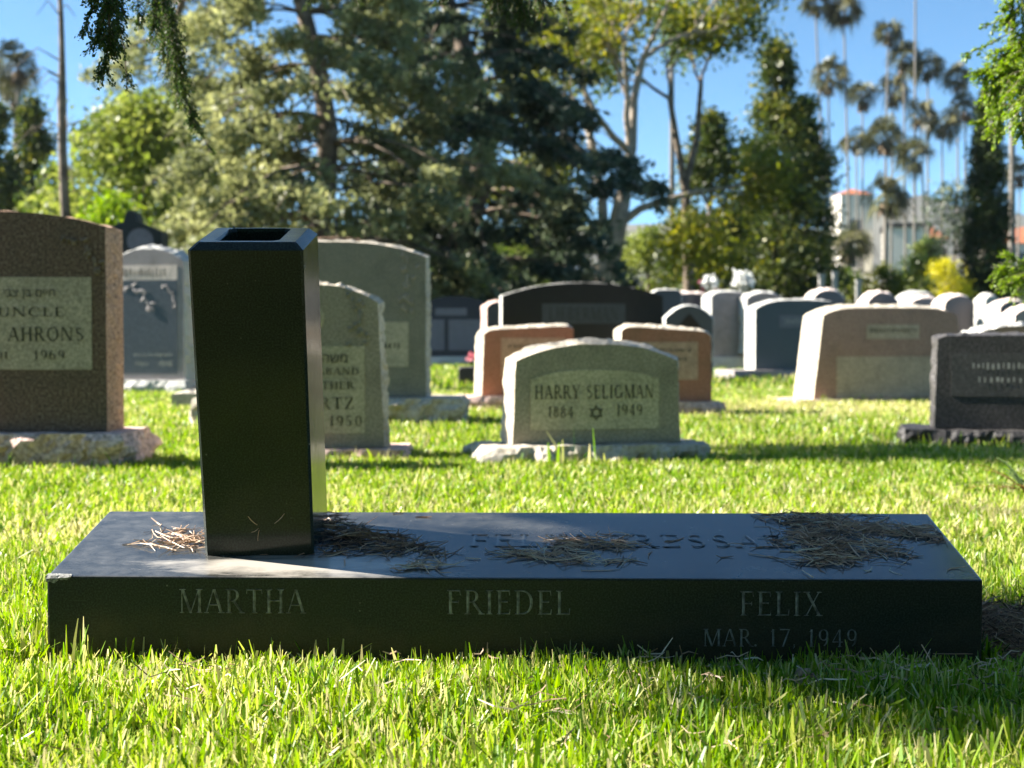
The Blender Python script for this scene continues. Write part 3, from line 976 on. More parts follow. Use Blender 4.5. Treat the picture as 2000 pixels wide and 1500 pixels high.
# --- middle rows
headstone('large grey-green headstone with arched pale top behind the narrow urn stone', 6.9, 452, 832, 472, 502, 776, 'green_dark', 'pale_rough', 0.24, 2.6,
          base=(384, 897, 0.42, 'pale_rough', 0.022), bulge=0.022, rough=0.012, panels=[(640, 798, 629, 716, 'green_frost', 0), (484, 630, 629, 716, 'green_frost', 0)],
          lines=[('~5', 690, 786, 668, 682, 'ink')], orn=[(776, 820, 506, 612, 'green_granite', 'urn'), (462, 506, 506, 612, 'green_granite', 'urn')])
headstone('reddish sandstone headstone left of the small slant stone, its top rising right', 8.3, 943, 1124, 640, 648, 772, 'rose', 'pale_rough', 0.2, 12, tilt=0.014, taper=1.05,
          base=(912, 1150, 0.32, 'pink_rough', 0.016), bulge=0.03, rough=0.010, panels=[(977, 1108, 660, 735, 'rose_panel', 0)], yaw=R(14), lines=[('~8', 990, 1095, 672, 680, 'ink'), ('~6', 1000, 1085, 690, 697, 'ink')])
headstone('reddish sandstone headstone right of the small slant stone, its top falling right', 7.6, 1212, 1390, 642, 652, 784, 'rose', 'pale_rough', 0.2, 12, tilt=-0.014, taper=1.03,
          base=(1190, 1410, 0.32, 'pink_rough', 0.016), bulge=0.03, rough=0.010, panels=[(1236, 1364, 668, 742, 'rose_panel', 0)], yaw=R(6), lines=[('~8', 1250, 1350, 680, 688, 'ink'), ('~6', 1258, 1344, 698, 705, 'ink')])
headstone('wide tan-brown headstone with sloping sides on a thin base strip', 9.1, 1597, 1882, 601, 616, 778, 'tan_granite', 'pale_rough', 0.3, 5, taper=1.14, yaw=R(13),
          base=(1540, 1905, 0.42, 'pink_rough', 0.008), bulge=0.045, rough=0.008, panels=[(1688, 1800, 634, 662, 'frost', 0), (1625, 1845, 696, 776, 'frost', 0)],
          lines=[('~9', 1694, 1794, 640, 650, 'ink')])
headstone('grey stone with a rough white crest between the brown headstone and the vase', 10.6, 212, 366, 486, 512, 742, 'grey_granite', 'white_stone', 0.25, 2.4, yaw=R(-13),
          base=(196, 372, 0.36, 'white_stone', 0.016), bulge=0.05, rough=0.02, panels=[(228, 352, 548, 730, 'slate', 0), (228, 352, 518, 547, 'grey_frost', 0)],
          lines=[('~6', 234, 330, 524, 542, 'ink'), ('~8', 258, 342, 690, 696, 'ink_light'), ('~4', 262, 290, 706, 716, 'ink_light'), ('~4', 312, 342, 704, 716, 'ink_light')], orn=[(318, 350, 556, 606, 'grey_granite', 'spray'), (236, 300, 556, 610, 'grey_granite', 'spray')])
headstone('dark carved stone showing as a sliver left of the vase', 12.0, 352, 600, 545, 560, 692, 'dark_mauve', 'grey_granite', 0.25, 3, base=(340, 620, 0.4, 'grey_granite', 0.01),
          panels=[(372, 580, 566, 680, 'black_panel', 0)])
headstone('black granite headstone with peaked pediment and pale oval medallion, far left', 13.2, 196, 318, 410, 452, 720, 'black_stone', 'black_stone', 0.25, 2, bulge=0.004, rough=0.003,
          peak=lambda u: (1 - abs(u)) * 0.62 + (0.38 if abs(u) < 0.16 else 0.0), base=(180, 334, 0.4, 'black_stone', 0.006), orn=[(250, 302, 446, 496, 'navy_panel', 'oval')])
headstone('brown stone whose top just clears the large grey-green headstone', 11.0, 560, 745, 464, 478, 700, 'brown_granite', 'brown_rough', 0.2, 2.2, base=(540, 765, 0.32, 'brown_rough', 0.01), bulge=0.006, rough=0.006)
headstone('wide black headstone with arched grey rim and one grey name panel', 13.6, 980, 1296, 552, 578, 735, 'black_stone', 'white_stone', 0.3, 2.2,
          base=(940, 1340, 0.45, 'grey_granite', 0.015), bulge=0.010, rough=0.006, panels=[(1058, 1222, 593, 632, 'black_panel', 0)], yaw=R(5),
          lines=[('LIEBERMAN', 1072, 1208, 600, 626, 'ink')])
headstone('slate grey stone block peeking out right of the wide black headstone', 16.0, 1276, 1330, 566, 571, 720, 'slate', 'white_stone', 0.3, 5, base=(1262, 1344, 0.4, 'grey_granite', 0.012), bulge=0.03, rough=0.012)
headstone('small dark headstone with pale round top and black pointed niche', 12.4, 1300, 1392, 597, 622, 745, 'slate', 'white_stone', 0.22, 2.0,
          base=(1288, 1404, 0.34, 'grey_granite', 0.012), bulge=0.028, rough=0.01, orn=[(1312, 1380, 612, 690, 'black_stone', 'gothic')])
headstone('plain grey headstone with white left edge behind the small niche stone', 17.5, 1386, 1466, 570, 580, 697, 'grey_granite', 'white_stone', 0.3, 4,
          base=(1374, 1484, 0.4, 'white_stone', 0.012), bulge=0.05, rough=0.012, yaw=R(16), panels=[(1402, 1452, 590, 670, 'grey_granite', 0)])
headstone('slate blue headstone with bright left edge beside the tan-brown headstone', 14.2, 1470, 1662, 586, 604, 722, 'slate', 'white_stone', 0.3, 3.5,
          base=(1420, 1690, 0.55, 'grey_granite', 0.010), bulge=0.03, rough=0.012, yaw=R(11), panels=[(1520, 1630, 616, 640, 'navy_panel', 0)], lines=[('~8', 1530, 1620, 622, 634, 'ink_light')])
headstone('navy double headstone with two pale panels right of the grey-green stones', 20.0, 818, 958, 578, 596, 696, 'navy', 'navy', 0.3, 2.4,
          base=(800, 976, 0.5, 'white_stone', 0.02), bulge=0.006, rough=0.004, panels=[(824, 868, 624, 684, 'navy_panel', 0), (876, 946, 624, 684, 'navy_panel', 0), (850, 912, 602, 616, 'navy_panel', 0)])
headstone('white round-topped stone rising behind the navy double headstone', 27.0, 882, 944, 563, 580, 690, 'grey_granite', 'white_stone', 0.35, 2.6, bulge=0.07, rough=0.02, yaw=R(6))
headstone('narrow pink stone squeezed beside the wide black headstone', 17.0, 950, 1006, 590, 600, 720, 'dark_mauve', 'pink_rough', 0.3, 3, base=(940, 1016, 0.4, 'pink_rough', 0.012), bulge=0.05, rough=0.02, yaw=R(12))
headstone('low rough boulder-like grey stone beside the left sandstone base', 9.6, 936, 966, 735, 745, 792, 'grey_granite', 'white_stone', 0.2, 3, bulge=0.03, rough=0.02)
headstone('low dark block on the grass left of the sandstone stones', 12.2, 896, 946, 718, 722, 765, 'dark_mauve', 'dark_mauve', 0.35, 8, bulge=0.01, rough=0.01)
headstone('low tan grave base lying left of the vase on the lawn', 8.3, 334, 560, 768, 770, 800, 'pale_rough', 'pale_rough', 0.4, 9, bulge=0.015, rough=0.015)
# --- far right rows
far = [('tiny grey round-topped stone left of the dark bushes, far row', 17.4, 1456, 1532, 572, 584, 'grey_granite'),
       ('white-rimmed round stone just above the slate blue headstone', 17.4, 1586, 1650, 567, 582, 'slate'),
       ('white-rimmed arched stone below the round olive bush', 16.4, 1692, 1756, 572, 590, 'slate'),
       ('white-rimmed wide stone below the yellow flowers', 16.9, 1758, 1838, 572, 588, 'grey_granite'),
       ('low grey arched stone in front of the wide white-rimmed one', 15.8, 1772, 1846, 582, 596, 'grey_granite'),
       ('slate stone with pale arched crest below the cypress', 15.2, 1842, 1904, 578, 592, 'slate'),
       ('small white block of a stone right of the slate crest', 17.8, 1922, 1952, 578, 586, 'white_stone'),
       ('tall white-edged dark stone close to the right edge', 14.8, 1950, 2010, 588, 600, 'slate'),
       ('pale arched stone in front of the white-edged dark one at right edge', 14.2, 1978, 2060, 602, 616, 'grey_granite'),
       ('slim white stone standing alone right of the tan-brown headstone', 15.6, 1905, 1922, 622, 630, 'white_stone'),
       ('dark flat stone in the shade behind the small niche stone', 17.9, 1322, 1384, 573, 577, 'navy')]
for i, (lb, Y, a, c, yt, ys, mt) in enumerate(far):
    headstone(lb, Y, a, c, yt, ys, 690, mt, 'white_stone' if i % 3 == 0 else 'grey_frost', 0.3, 2.6, bulge=0.06, rough=0.02, yaw=R(10), group='small far headstones')
headstone('rough white-topped stone showing above the dark mauve headstone', 8.0, 1900, 2080, 636, 655, 760, 'tan_granite', 'white_stone', 0.25, 2.2, bulge=0.03, rough=0.02)

# ------------------------------------------------------------------ leaves
def leaf_quads(C, size, flat=0.0, droop=0.0, aspect=0.45, g=rng, normal_bias=None):
    """diamond leaves around the centres C; flat pulls the leaf planes towards horizontal, droop hangs their long axes down"""
    n = len(C)
    u = g.normal(size=(n, 3))
    u[:, 2] = u[:, 2] * (1 - flat) - droop * np.abs(g.normal(size=n)) * 2
    u /= np.linalg.norm(u, axis=1, keepdims=True)
    r = g.normal(size=(n, 3))
    v = np.cross(u, r)
    v /= np.linalg.norm(v, axis=1, keepdims=True) + 1e-9
    s = size * g.uniform(0.6, 1.35, size=(n, 1))
    V = np.empty((n, 4, 3))
    V[:, 0] = C - u * s
    V[:, 1] = C + v * s * aspect
    V[:, 2] = C + u * s
    V[:, 3] = C - v * s * aspect
    F = np.arange(n * 4).reshape(n, 4)
    return V.reshape(-1, 3), F


def crown(name, C, tint, size, mat, parent, **kw):
    V, F = leaf_quads(C, size, **kw)
    return np_mesh(name, V, F, mat, parent, {'tint': np.repeat(np.clip(tint, 0, 1), 4)})


def cedar(label, loc, H, z0, Lmax, mat, n_leaf, lean=0.0, trunk_r=0.3, levels=23, seed=1, dens=1.0, group='trees behind the graves', size=0.13, crook=0.3):
    g = np.random.default_rng(seed)
    root = empty('cedar_tree', loc)
    tag(root, label, 'tree', group)
    tr = MB()
    tp = [(crook * math.sin(z * 0.9 + seed), crook * 0.6 * math.cos(z * 0.7), z) for z in np.linspace(-0.1, H, 12)]
    tr.tube(tp, [trunk_r * (1 - 0.85 * i / 11) for i in range(12)], 9)
    C, T = [], []
    per = n_leaf // (levels * 7)
    for l in range(levels):
        t = l / (levels - 1)
        z = z0 + (H - z0) * t ** 1.1
        L = Lmax * (1 - t ** 1.4) * g.uniform(.75, 1.1) + 0.4
        for k in range(7):
            a = g.uniform(0, 2 * math.pi)
            Lk = L * g.uniform(.55, 1.1)
            rise, sag = g.uniform(0.05, .28), g.uniform(.28, .6)
            bx = np.interp(z, np.linspace(-0.1, H, 12), [q[0] for q in tp]); by = np.interp(z, np.linspace(-0.1, H, 12), [q[1] for q in tp])
            pts = [(bx + math.cos(a) * Lk * s, by + math.sin(a) * Lk * s, z + Lk * (rise * s - sag * s * s)) for s in np.linspace(0, 1, 6)]
            tr.tube(pts, [trunk_r * .17 * (1 - t * .6) * (1 - s * .85) for s in np.linspace(0, 1, 6)], 5, False)
            nc = max(3, int(Lk * 2.3))
            cs = g.uniform(0.25, 1.0, nc) ** 0.7
            m_ = max(6, int(per * Lk / Lmax * 1.5 * dens))
            idx = g.integers(0, nc, m_)
            side = g.normal(size=nc) * 0.22 * Lk * .6
            ss = cs[idx]
            px = bx + math.cos(a) * Lk * ss - math.sin(a) * side[idx] + g.normal(size=m_) * .125
            py = by + math.sin(a) * Lk * ss + math.cos(a) * side[idx] + g.normal(size=m_) * .125
            pz = z + Lk * (rise * ss - sag * ss * ss) + g.normal(size=m_) * .055 - np.abs(g.normal(size=m_)) * .13
            C.append(np.stack([px, py, pz], 1))
            T.append(np.clip(g.normal(.48, .27, nc)[idx] + g.normal(size=m_) * .16, 0, 1))
    tr.build('trunk', M['bark'], root, True)
    crown('crown', np.concatenate(C), np.concatenate(T), size, mat, root, flat=.35, droop=.25, aspect=.42, g=g)
    return root


def grow(tr, tips, p, d, L, r, depth, g, spread=0.55, up=0.15, joints=None):
    n = 4
    pts, rad = [Vector(p)], [r]
    q, dd = Vector(p), Vector(d).normalized()
    for i in range(n):
        dd = (dd + Vector(g.normal(size=3)) * .12 + Vector((0, 0, up * .25))).normalized()
        q = q + dd * L / n
        pts.append(q.copy()); rad.append(r * (1 - .38 * (i + 1) / n))
    tr.tube(pts, rad, 7 if depth > 2 else 5, False)
    if depth <= 1:
        tips.append(pts[-1]); tips.append(pts[2])
    if depth == 0:
        return
    for k in range(3 if depth > 1 else 2):
        ax = Vector(g.normal(size=3)).cross(dd).normalized()
        nd = (dd + ax * g.uniform(.5, 1.2) * spread * 1.5).normalized()
        st = pts[-1] if k < 2 else pts[3]
        grow(tr, tips, st, nd, L * g.uniform(.62, .82), r * .58, depth - 1, g, spread, up)


def broadleaf(label, loc, limbs, mat, n_leaf, size, seed, cl=0.42, group='trees behind the graves', name='broadleaf_tree', bark='bark_pale', depth=3, per_tip=None):
    """limbs: (points, radii) of the trunk; the last point of each sprouts a branching crown"""
    g = np.random.default_rng(seed)
    root = empty(name, loc)
    tag(root, label, 'tree', group)
    tr, tips = MB(), []
    for pts, rad, L in limbs:
        tr.tube(pts, rad, 9, False)
        if L:
            d = Vector(pts[-1]) - Vector(pts[-2])
            for k in range(2):
                grow(tr, tips, pts[-1], d.normalized() + Vector(g.normal(size=3)) * .4, L, rad[-1] * .75, depth, g)
    tr.build('trunk', M[bark], root, True)
    tp = np.array([tuple(t) for t in tips])
    idx = g.integers(0, len(tp), n_leaf)
    off = g.normal(size=(n_leaf, 3)) * cl * np.array([1, 1, .8])
    ct = g.normal(.5, .2, len(tp))
    crown('crown', tp[idx] + off, ct[idx] + g.normal(size=n_leaf) * .15, size, mat, root, g=g, droop=.1, aspect=.5)
    return root


def clump_tree(label, loc, prof, H, z0, mat, n_leaf, size_, seed, group='trees behind the graves', name='conifer_tree', cat='tree', clump=0.3, trunk=0.12, droop=0.0, flat=0.0, n_cl=None, hollow=0.45, bark='bark'):
    """crown filling a profile of revolution prof(t)->radius, t from bottom to top, in uneven clumps on upswept boughs"""
    g = np.random.default_rng(seed)
    size = size_
    nc0 = n_cl or max(12, int(n_leaf / 70))
    if size < .2:
        n_leaf, size = int(n_leaf * 1.9), size * .72
    root = empty(name, loc)
    tag(root, label, cat, group)
    tr = MB()
    tr.tube([(0, 0, -.1), (0.03, 0, H * .5), (0, 0.02, H * .97)], [trunk, trunk * .6, trunk * .1], 7, False)
    nc = nc0
    tc = g.uniform(0, 1, nc) ** 1.15
    ac = g.uniform(0, 2 * math.pi, nc)
    rc = np.array([prof(t) for t in tc]) * (hollow + (1.08 - hollow) * g.uniform(0, 1, nc) ** .6) * (1 + .22 * np.sin(ac * 3 + seed) * g.uniform(0, 1, nc))
    cz = z0 + (H - z0) * tc
    cc = np.stack([np.cos(ac) * rc, np.sin(ac) * rc, cz], 1)
    for i in range(0, nc, max(1, nc // 40)):
        tr.tube([(0, 0, max(0.1, cz[i] - rc[i] * .45)), tuple(cc[i])], [trunk * .25 * (1 - tc[i] * .7), trunk * .05], 4, False)
    tr.build('trunk', M[bark], root, True)
    idx = g.integers(0, nc, n_leaf)
    k = (0.5 + 0.5 * np.array([prof(t) for t in tc]) / max(prof(x) for x in np.linspace(0, 1, 20)))[idx][:, None]
    off = g.normal(size=(n_leaf, 3)) * clump * k * np.array([1, 1, .9])
    ct = g.normal(.5, .24, nc)
    crown('crown', cc[idx] + off, ct[idx] + g.normal(size=n_leaf) * .13, size, mat, root, g=g, droop=droop, flat=flat)
    return root


def gp(px, Y):
    p = P(px, 655, Y)
    return (p.x, Y, 0)


def hz(py, Y):
    return P(1000, py, Y).z


# big cedars in the middle
cedar('big olive-green cedar with drooping sunlit boughs behind the vase', gp(610, 23), 10.5, 1.3, 3.5, M['cedar_olive'], 76000, seed=11, trunk_r=.23, size=.074)
cedar('big dark blue-green cedar in the centre, boughs nearly to the ground', gp(905, 27), 12, 1.0, 3.7, M['cedar_blue'], 104000, seed=23, trunk_r=.29, crook=.45, size=.077)
cedar('sparse olive cedar with sky showing through, upper left', gp(372, 29), 11, 2.4, 2.4, M['cedar_olive'], 19000, seed=37, trunk_r=.17, size=.072)
# pale forked tree right of centre
fy = 34.0
forked = broadleaf('pale forked-trunk tree with loose yellow-green leaves right of the centre', gp(1178, fy),
          [([(0, 0, -.1), (.02, 0, .5), (.07, 0, 1.2), (.12, 0, 2.0)], [.36, .30, .275, .25], 0),
           ([(.12, 0, 1.9), (.28, 0, 2.6), (.42, 0, 3.3), (.55, .1, 4.1)], [.24, .20, .16, .11], 1.5),
           ([(.12, .02, 1.85), (.0, .05, 2.5), (-.02, .1, 3.2), (-.25, .2, 4.4)], [.14, .12, .10, .09], 1.5),
           ([(.3, 0, 2.62), (.75, -.1, 2.95), (1.3, -.2, 3.12), (1.95, -.2, 3.3)], [.10, .08, .07, .05], .7),
           ([(.4, .02, 3.3), (.6, .1, 4.2), (.62, .0, 5.2), (.8, .1, 6.0)], [.11, .09, .08, .07], 1.3),
           ([(.05, 0, 1.6), (-.4, 0, 1.85), (-.9, .1, 2.0), (-1.4, .1, 2.4)], [.07, .055, .04, .03], .6)],
          M['leaf_yellow'], 17000, .072, 5, cl=.27)
forked.scale = (1.17, 1.17, 1.17)
broadleaf('darker leafy tree whose crown reaches over the pale forked tree', gp(1345, 36),
          [([(0, 0, -.1), (0, 0, 2), (-.1, 0, 4.2)], [.16, .14, .12], 0), ([(-.1, 0, 4.1), (-.3, 0, 5.2), (-.5, 0, 6.4)], [.1, .09, .07], 1.1), ([(-.1, 0, 4.2), (.2, .1, 5.4), (.3, .1, 6.8)], [.1, .08, .06], 1.1)],
          M['leaf_mid'], 4200, .09, 9, cl=.3, bark='bark')
# light trees and shrubs on the left
cone = lambda w, p=1.0: (lambda t: w * (1 - t) ** p + .03)
egg = lambda w: (lambda t: w * math.sin(math.pi * (0.12 + .88 * t)) ** .65 + .03)
clump_tree('light green bushy tree with yellow lower leaves, left of the cedars', gp(285, 26), egg(1.35), 4.6, .5, M['leaf_light'], 9000, .10, 41, name='bushy_tree', clump=.34)
clump_tree('low yellow-green shrub behind the black pediment stone', gp(225, 23), egg(.62), 2.6, .2, M['leaf_bright'], 3000, .075, 42, name='shrub', clump=.2, cat='shrub')
clump_tree('pointed dark conifer with golden tip at the far left', gp(66, 44), cone(1.35, .8), hz(200, 44), .3, M['conifer'], 6500, .14, 43, clump=.34)
clump_tree('pointed dark conifer cut by the left picture edge', gp(-8, 42), cone(1.3, .8), hz(215, 42), .3, M['conifer'], 6000, .14, 44, clump=.34)
clump_tree('rounded dark shrub below the pointed conifers on the left', gp(118, 40), egg(1.0), hz(330, 40), .2, M['leaf_mid'], 4000, .12, 45, name='shrub', cat='shrub')
clump_tree('green tree filling the gap left of the vase', gp(430, 38), egg(1.7), 5.2, .3, M['leaf_light'], 7000, .12, 46, name='bushy_tree', clump=.4)
clump_tree('sunlit bright green shrub under the dark cedar, left part', gp(720, 36), egg(1.3), 2.5, .1, M['leaf_light'], 5000, .10, 47, name='shrub', cat='shrub')
clump_tree('sunlit bright green shrub beside the green-grey stone', gp(870, 34), egg(.85), 2.0, .1, M['leaf_bright'], 3600, .09, 48, name='shrub', cat='shrub')
clump_tree('dark green shrub behind the twin grey posts', gp(1060, 40), egg(1.5), 3.6, .1, M['leaf_mid'], 6000, .11, 49, name='shrub', cat='shrub')
clump_tree('pale green shrub right of the forked trunk', gp(1265, 42), egg(1.2), 3.4, .1, M['leaf_light'], 5000, .11, 50, name='shrub', cat='shrub')
clump_tree('low light green tree far behind the olive cedar', gp(520, 46), egg(2.0), 3.6, .2, M['leaf_light'], 5000, .13, 62, name='bushy_tree', clump=.5)
clump_tree('low dark green tree far behind the gap between the cedars', gp(740, 48), egg(2.0), 3.2, .2, M['leaf_mid'], 5000, .13, 63, name='bushy_tree', clump=.5)
clump_tree('low dark green tree far behind the blue-green cedar', gp(960, 50), egg(2.1), 3.8, .2, M['leaf_mid'], 5000, .13, 64, name='bushy_tree', clump=.5)
# conifers right of centre
clump_tree('dark leafy conifer with yellow-green patches right of the grey pole', gp(1385, 38), cone(1.15, .6), hz(235, 38), .5, M['conifer'], 9500, .115, 51, clump=.3)
clump_tree('tall pointed conifer, golden on its left side, left of the palms', gp(1512, 41), cone(1.5, .8), hz(92, 41), .5, M['conifer'], 11500, .12, 52, clump=.32)
clump_tree('broad dark conifer leaning against the tall golden one', gp(1570, 43), cone(1.05, .6), hz(205, 43), .5, M['conifer'], 8000, .12, 53, clump=.3)
clump_tree('slender dark Italian-type cypress column near the right edge', gp(1925, 42), lambda t: .58 * (1 - t) ** .55 * (0.75 + .25 * math.sin(t * 3)) + .1, hz(178, 42), .4, M['cypress'], 15000, .10, 54, name='cypress_tree', clump=.13, droop=.1, hollow=.35, n_cl=520)
clump_tree('airy grey-green tree left of the cypress', gp(1862, 62), egg(.8), hz(365, 62), 4.6, M['cedar_blue'], 800, .15, 55, name='bushy_tree', clump=.4)
clump_tree('round olive bush left of the yellow flowering bush', gp(1722, 38), egg(.62), hz(528, 38), .1, M['leaf_yellow'], 3600, .08, 56, name='shrub', cat='shrub', clump=.2)
clump_tree('leafy green bush below the red roofs', gp(1800, 40), egg(.75), hz(508, 40), .1, M['leaf_light'], 4200, .08, 57, name='shrub', cat='shrub', clump=.22)
clump_tree('bush covered in bright yellow flowers', gp(1845, 38), egg(.42), hz(512, 38), 1.1, M['flower_yellow'], 2600, .055, 58, name='flowering_bush', cat='shrub', clump=.16)
clump_tree('green tree in front of the white house', gp(1815, 70), egg(1.3), hz(470, 70), .5, M['leaf_mid'], 3500, .15, 59, name='bushy_tree')
clump_tree('dark hedge-like shrub behind the far stones', gp(1640, 52), egg(1.8), hz(540, 52), .1, M['leaf_mid'], 4200, .13, 60, name='shrub', cat='shrub')
clump_tree('dark shrub at the right edge behind the cypress', gp(2010, 54), egg(1.9), hz(530, 54), .1, M['leaf_mid'], 4200, .13, 61, name='shrub', cat='shrub')

# bare trunk on the left
bare = empty('bare_tree', gp(142, 21)); tag(bare, 'slim bare grey trunk rising through the left of the picture', 'tree', 'trees behind the graves')
mb = MB()
zt = hz(-60, 21)
pt = []
for i in range(10):
    t = i / 9
    pt.append(((-.17 * t + .02 * math.sin(t * 9)), .03 * math.cos(t * 7), -.1 + (zt + .1) * t))
mb.tube(pt, [.105 - .075 * (i / 9) + (0.012 if i == 6 else 0) for i in range(10)], 8)
mb.build('trunk', M['bark'], bare, True)
for i in range(18):
    mb = MB()
    z = random.uniform(2.5, zt)
    a = random.uniform(0, 6.28); L = random.uniform(.3, .9)
    b0 = Vector((-.17 * z / zt, 0, z))
    mb.tube([b0, b0 + Vector((math.cos(a) * L * .5, math.sin(a) * L * .5, L * .25)), b0 + Vector((math.cos(a) * L, math.sin(a) * L, -L * .25))], [.014, .009, .004], 4, False)
    mb.build('twig', M['bark'], bare)


# ------------------------------------------------------------------ palms
def palm_crown_mesh(seed, R0=1.5):
    g = np.random.default_rng(seed)
    V, F, T = [], [], []
    for k in range(31):
        el = g.uniform(-.75, 1.3); az = g.uniform(0, 2 * math.pi)
        d = Vector((math.cos(az) * math.cos(el), math.sin(az) * math.cos(el), math.sin(el)))
        L = R0 * g.uniform(.2, .6)
        hub = d * L
        side = d.cross(Vector((0, 0, 1))).normalized()
        upv = side.cross(d)
        rl = g.uniform(-1.3, 1.3)
        side = side * math.cos(rl) + upv * math.sin(rl)
        tint = g.uniform(.1, .95)
        for q in range(9):
            a = (q - 4) / 4 * 1.25
            dr = (d * math.cos(a) + side * math.sin(a)).normalized()
            wv = (side * math.cos(a) - d * math.sin(a)) * .064
            l2 = R0 * .74 * g.uniform(.8, 1.1)
            m1 = hub + dr * l2 * .6
            m2 = hub + dr * l2 + Vector((0, 0, -.5 * l2 * g.uniform(.4, 1.4)))
            b = len(V)
            V += [hub, m1 - wv, m2, m1 + wv]
            F.append((b, b + 1, b + 2, b + 3)); T += [tint] * 4
        b = len(V)
        V += [side * .02, side * -.02, hub - side * .02, hub + side * .02]
        F.append((b, b + 1, b + 2, b + 3)); T += [tint] * 4
    return np.array([tuple(v) for v in V]), np.array(F), np.array(T)


def palm_skirt_mesh(seed):
    g = np.random.default_rng(seed)
    V, F, T = [], [], []
    for k in range(46):
        a = g.uniform(0, 6.283); z = -g.uniform(.1, 1.1)
        d = Vector((math.cos(a), math.sin(a), 0)); s = Vector((-d.y, d.x, 0))
        p = d * .12 + Vector((0, 0, z)); q = d * g.uniform(.35, .62) + Vector((0, 0, z - g.uniform(.5, .9)))
        w = g.uniform(.08, .16)
        b = len(V)
        V += [p, (p + q) / 2 + d * .1 + s * w, q, (p + q) / 2 + d * .1 - s * w]
        F.append((b, b + 1, b + 2, b + 3)); T += [g.uniform(0, 1)] * 4
    return np.array([tuple(v) for v in V]), np.array(F), np.array(T)


crowns, skirts = [], []
for sd_ in range(4):
    V, F, T = palm_crown_mesh(100 + sd_)
    o = np_mesh('crown', V, F, M['palm_leaf'], None, {'tint': T}); crowns.append(o.data); bpy.data.objects.remove(o)
    V, F, T = palm_skirt_mesh(200 + sd_)
    o = np_mesh('dead_fronds', V, F, M['palm_dead'], None, {'tint': T}); skirts.append(o.data); bpy.data.objects.remove(o)
mb = MB()
mb.tube([(0, 0, 0), (0, 0, .05), (.004, 0, .3), (-.003, 0, .7), (0, 0, 1.0)], [1.5, 1.15, .95, .72, .6], 8)
po = mb.build('trunk', M['palm_bark'], None, True); trunk_me = po.data; bpy.data.objects.remove(po)


def palm(label, cx, cy, Y, scale=1.0, bx=None, r=.17, i=0, group='tall thin palms'):
    b = gp(bx if bx is not None else cx, Y)
    top = P(cx, cy, Y)
    root = empty('palm_tree', b)
    tag(root, label, 'palm tree', group)
    t = link(bpy.data.objects.new('trunk', trunk_me), root)
    dx = top.x - b[0]
    Hh = top.z
    mt = Matrix(((r, 0, dx, 0), (0, r, 0, 0), (0, 0, Hh, 0), (0, 0, 0, 1)))
    # lean the trunk by a rotation, keep the section round
    t.rotation_euler = (0, math.atan2(dx, Hh), 0)
    t.scale = (r, r, math.hypot(dx, Hh))
    c = link(bpy.data.objects.new('crown', crowns[i % 4]), root)
    c.location = (dx, 0, Hh); c.rotation_euler = (0, 0, i * 1.7); c.scale = (scale * .88, scale * .88, scale * .88 * random.uniform(.9, 1.15))
    s = link(bpy.data.objects.new('dead_fronds', skirts[(i + 1) % 4]), root)
    s.location = (dx, 0, Hh - .1); s.rotation_euler = (0, 0, i * 2.3); s.scale = (scale * .8, scale * .8, scale * random.uniform(.5, .9))
    return root


PALMS = [('palm crown half cut off by the top edge, leftmost of the right-hand palms', 1592, 6, 105, 1.0, 1622), ('palm with its crown at the top edge, second from the left', 1648, 20, 105, 1.15, 1664),
         ('palm with a round crown standing left and lower of the top pair', 1618, 145, 105, 1.2, 1622), ('high palm with a small tufted crown above the cluster', 1735, 62, 110, 1.0, 1722),
         ('palm crown touching the bare pole palm, brownish, upper cluster', 1765, 112, 110, 1.1, 1770), ('brown-skirted palm crown at the right of the upper cluster', 1812, 130, 105, 1.05, 1812),
         ('small palm crown left of the cypress top', 1870, 150, 110, .95, 1872), ('spreading palm crown left in the middle cluster', 1685, 185, 115, 1.1, 1684),
         ('palm crown in the centre of the middle cluster', 1745, 178, 115, 1.1, 1738), ('small palm crown low on the left of the lower cluster', 1672, 275, 110, .95, 1678),
         ('large dark palm crown in the middle of the lower cluster', 1730, 265, 95, 1.15, 1734), ('palm with dark drooping crown, lowest of the cluster', 1786, 308, 90, 1.05, 1786),
         ('palm crown crossing the bare pole palm, lower right', 1797, 225, 100, 1.0, 1815), ('pale palm crown left of the cypress, middle height', 1840, 245, 105, 1.0, 1842),
         ('palm crown close against the cypress, left side', 1886, 212, 105, 1.0, 1884), ('tiny palm crown against the edge of the golden conifer', 1612, 325, 115, .8, 1612),
         ('short palm with a thin open crown above the white house', 1730, 385, 75, 1.0, 1728), ('pale short palm with thick trunk in front of the tower', 1655, 470, 60, .8, 1656),
         ('palm whose crown is cut by the right picture edge', 1992, 335, 100, .85, 1985), ('palm with a tall thin trunk running out of the top edge', 1788, -70, 100, 1.0, 1786),
         ('palm with a grey trunk rising at the right edge through the leaves', 1978, -90, 60, 1.0, 1976), ('slim palm trunk right of the forked tree', 1312, -120, 46, 1.0, 1313),
         ('lone palm in the blue sky at the far left', 36, 128, 70, 1.0, 30), ('ragged small palm crown below the lone left palm', 30, 178, 74, .75, 28),
         ('left one of twin slim palm trunks behind the wide black headstone', 1046, -140, 44, 1.0, 1050), ('right one of twin slim palm trunks behind the wide black headstone', 1106, -180, 45, 1.0, 1100)]
for i, (lb, cx, cy, Y, sc_, bx) in enumerate(PALMS):
    palm(lb, cx, cy, Y, sc_, bx, r=.10 if Y > 80 else (.15 if Y > 55 else .10), i=i)

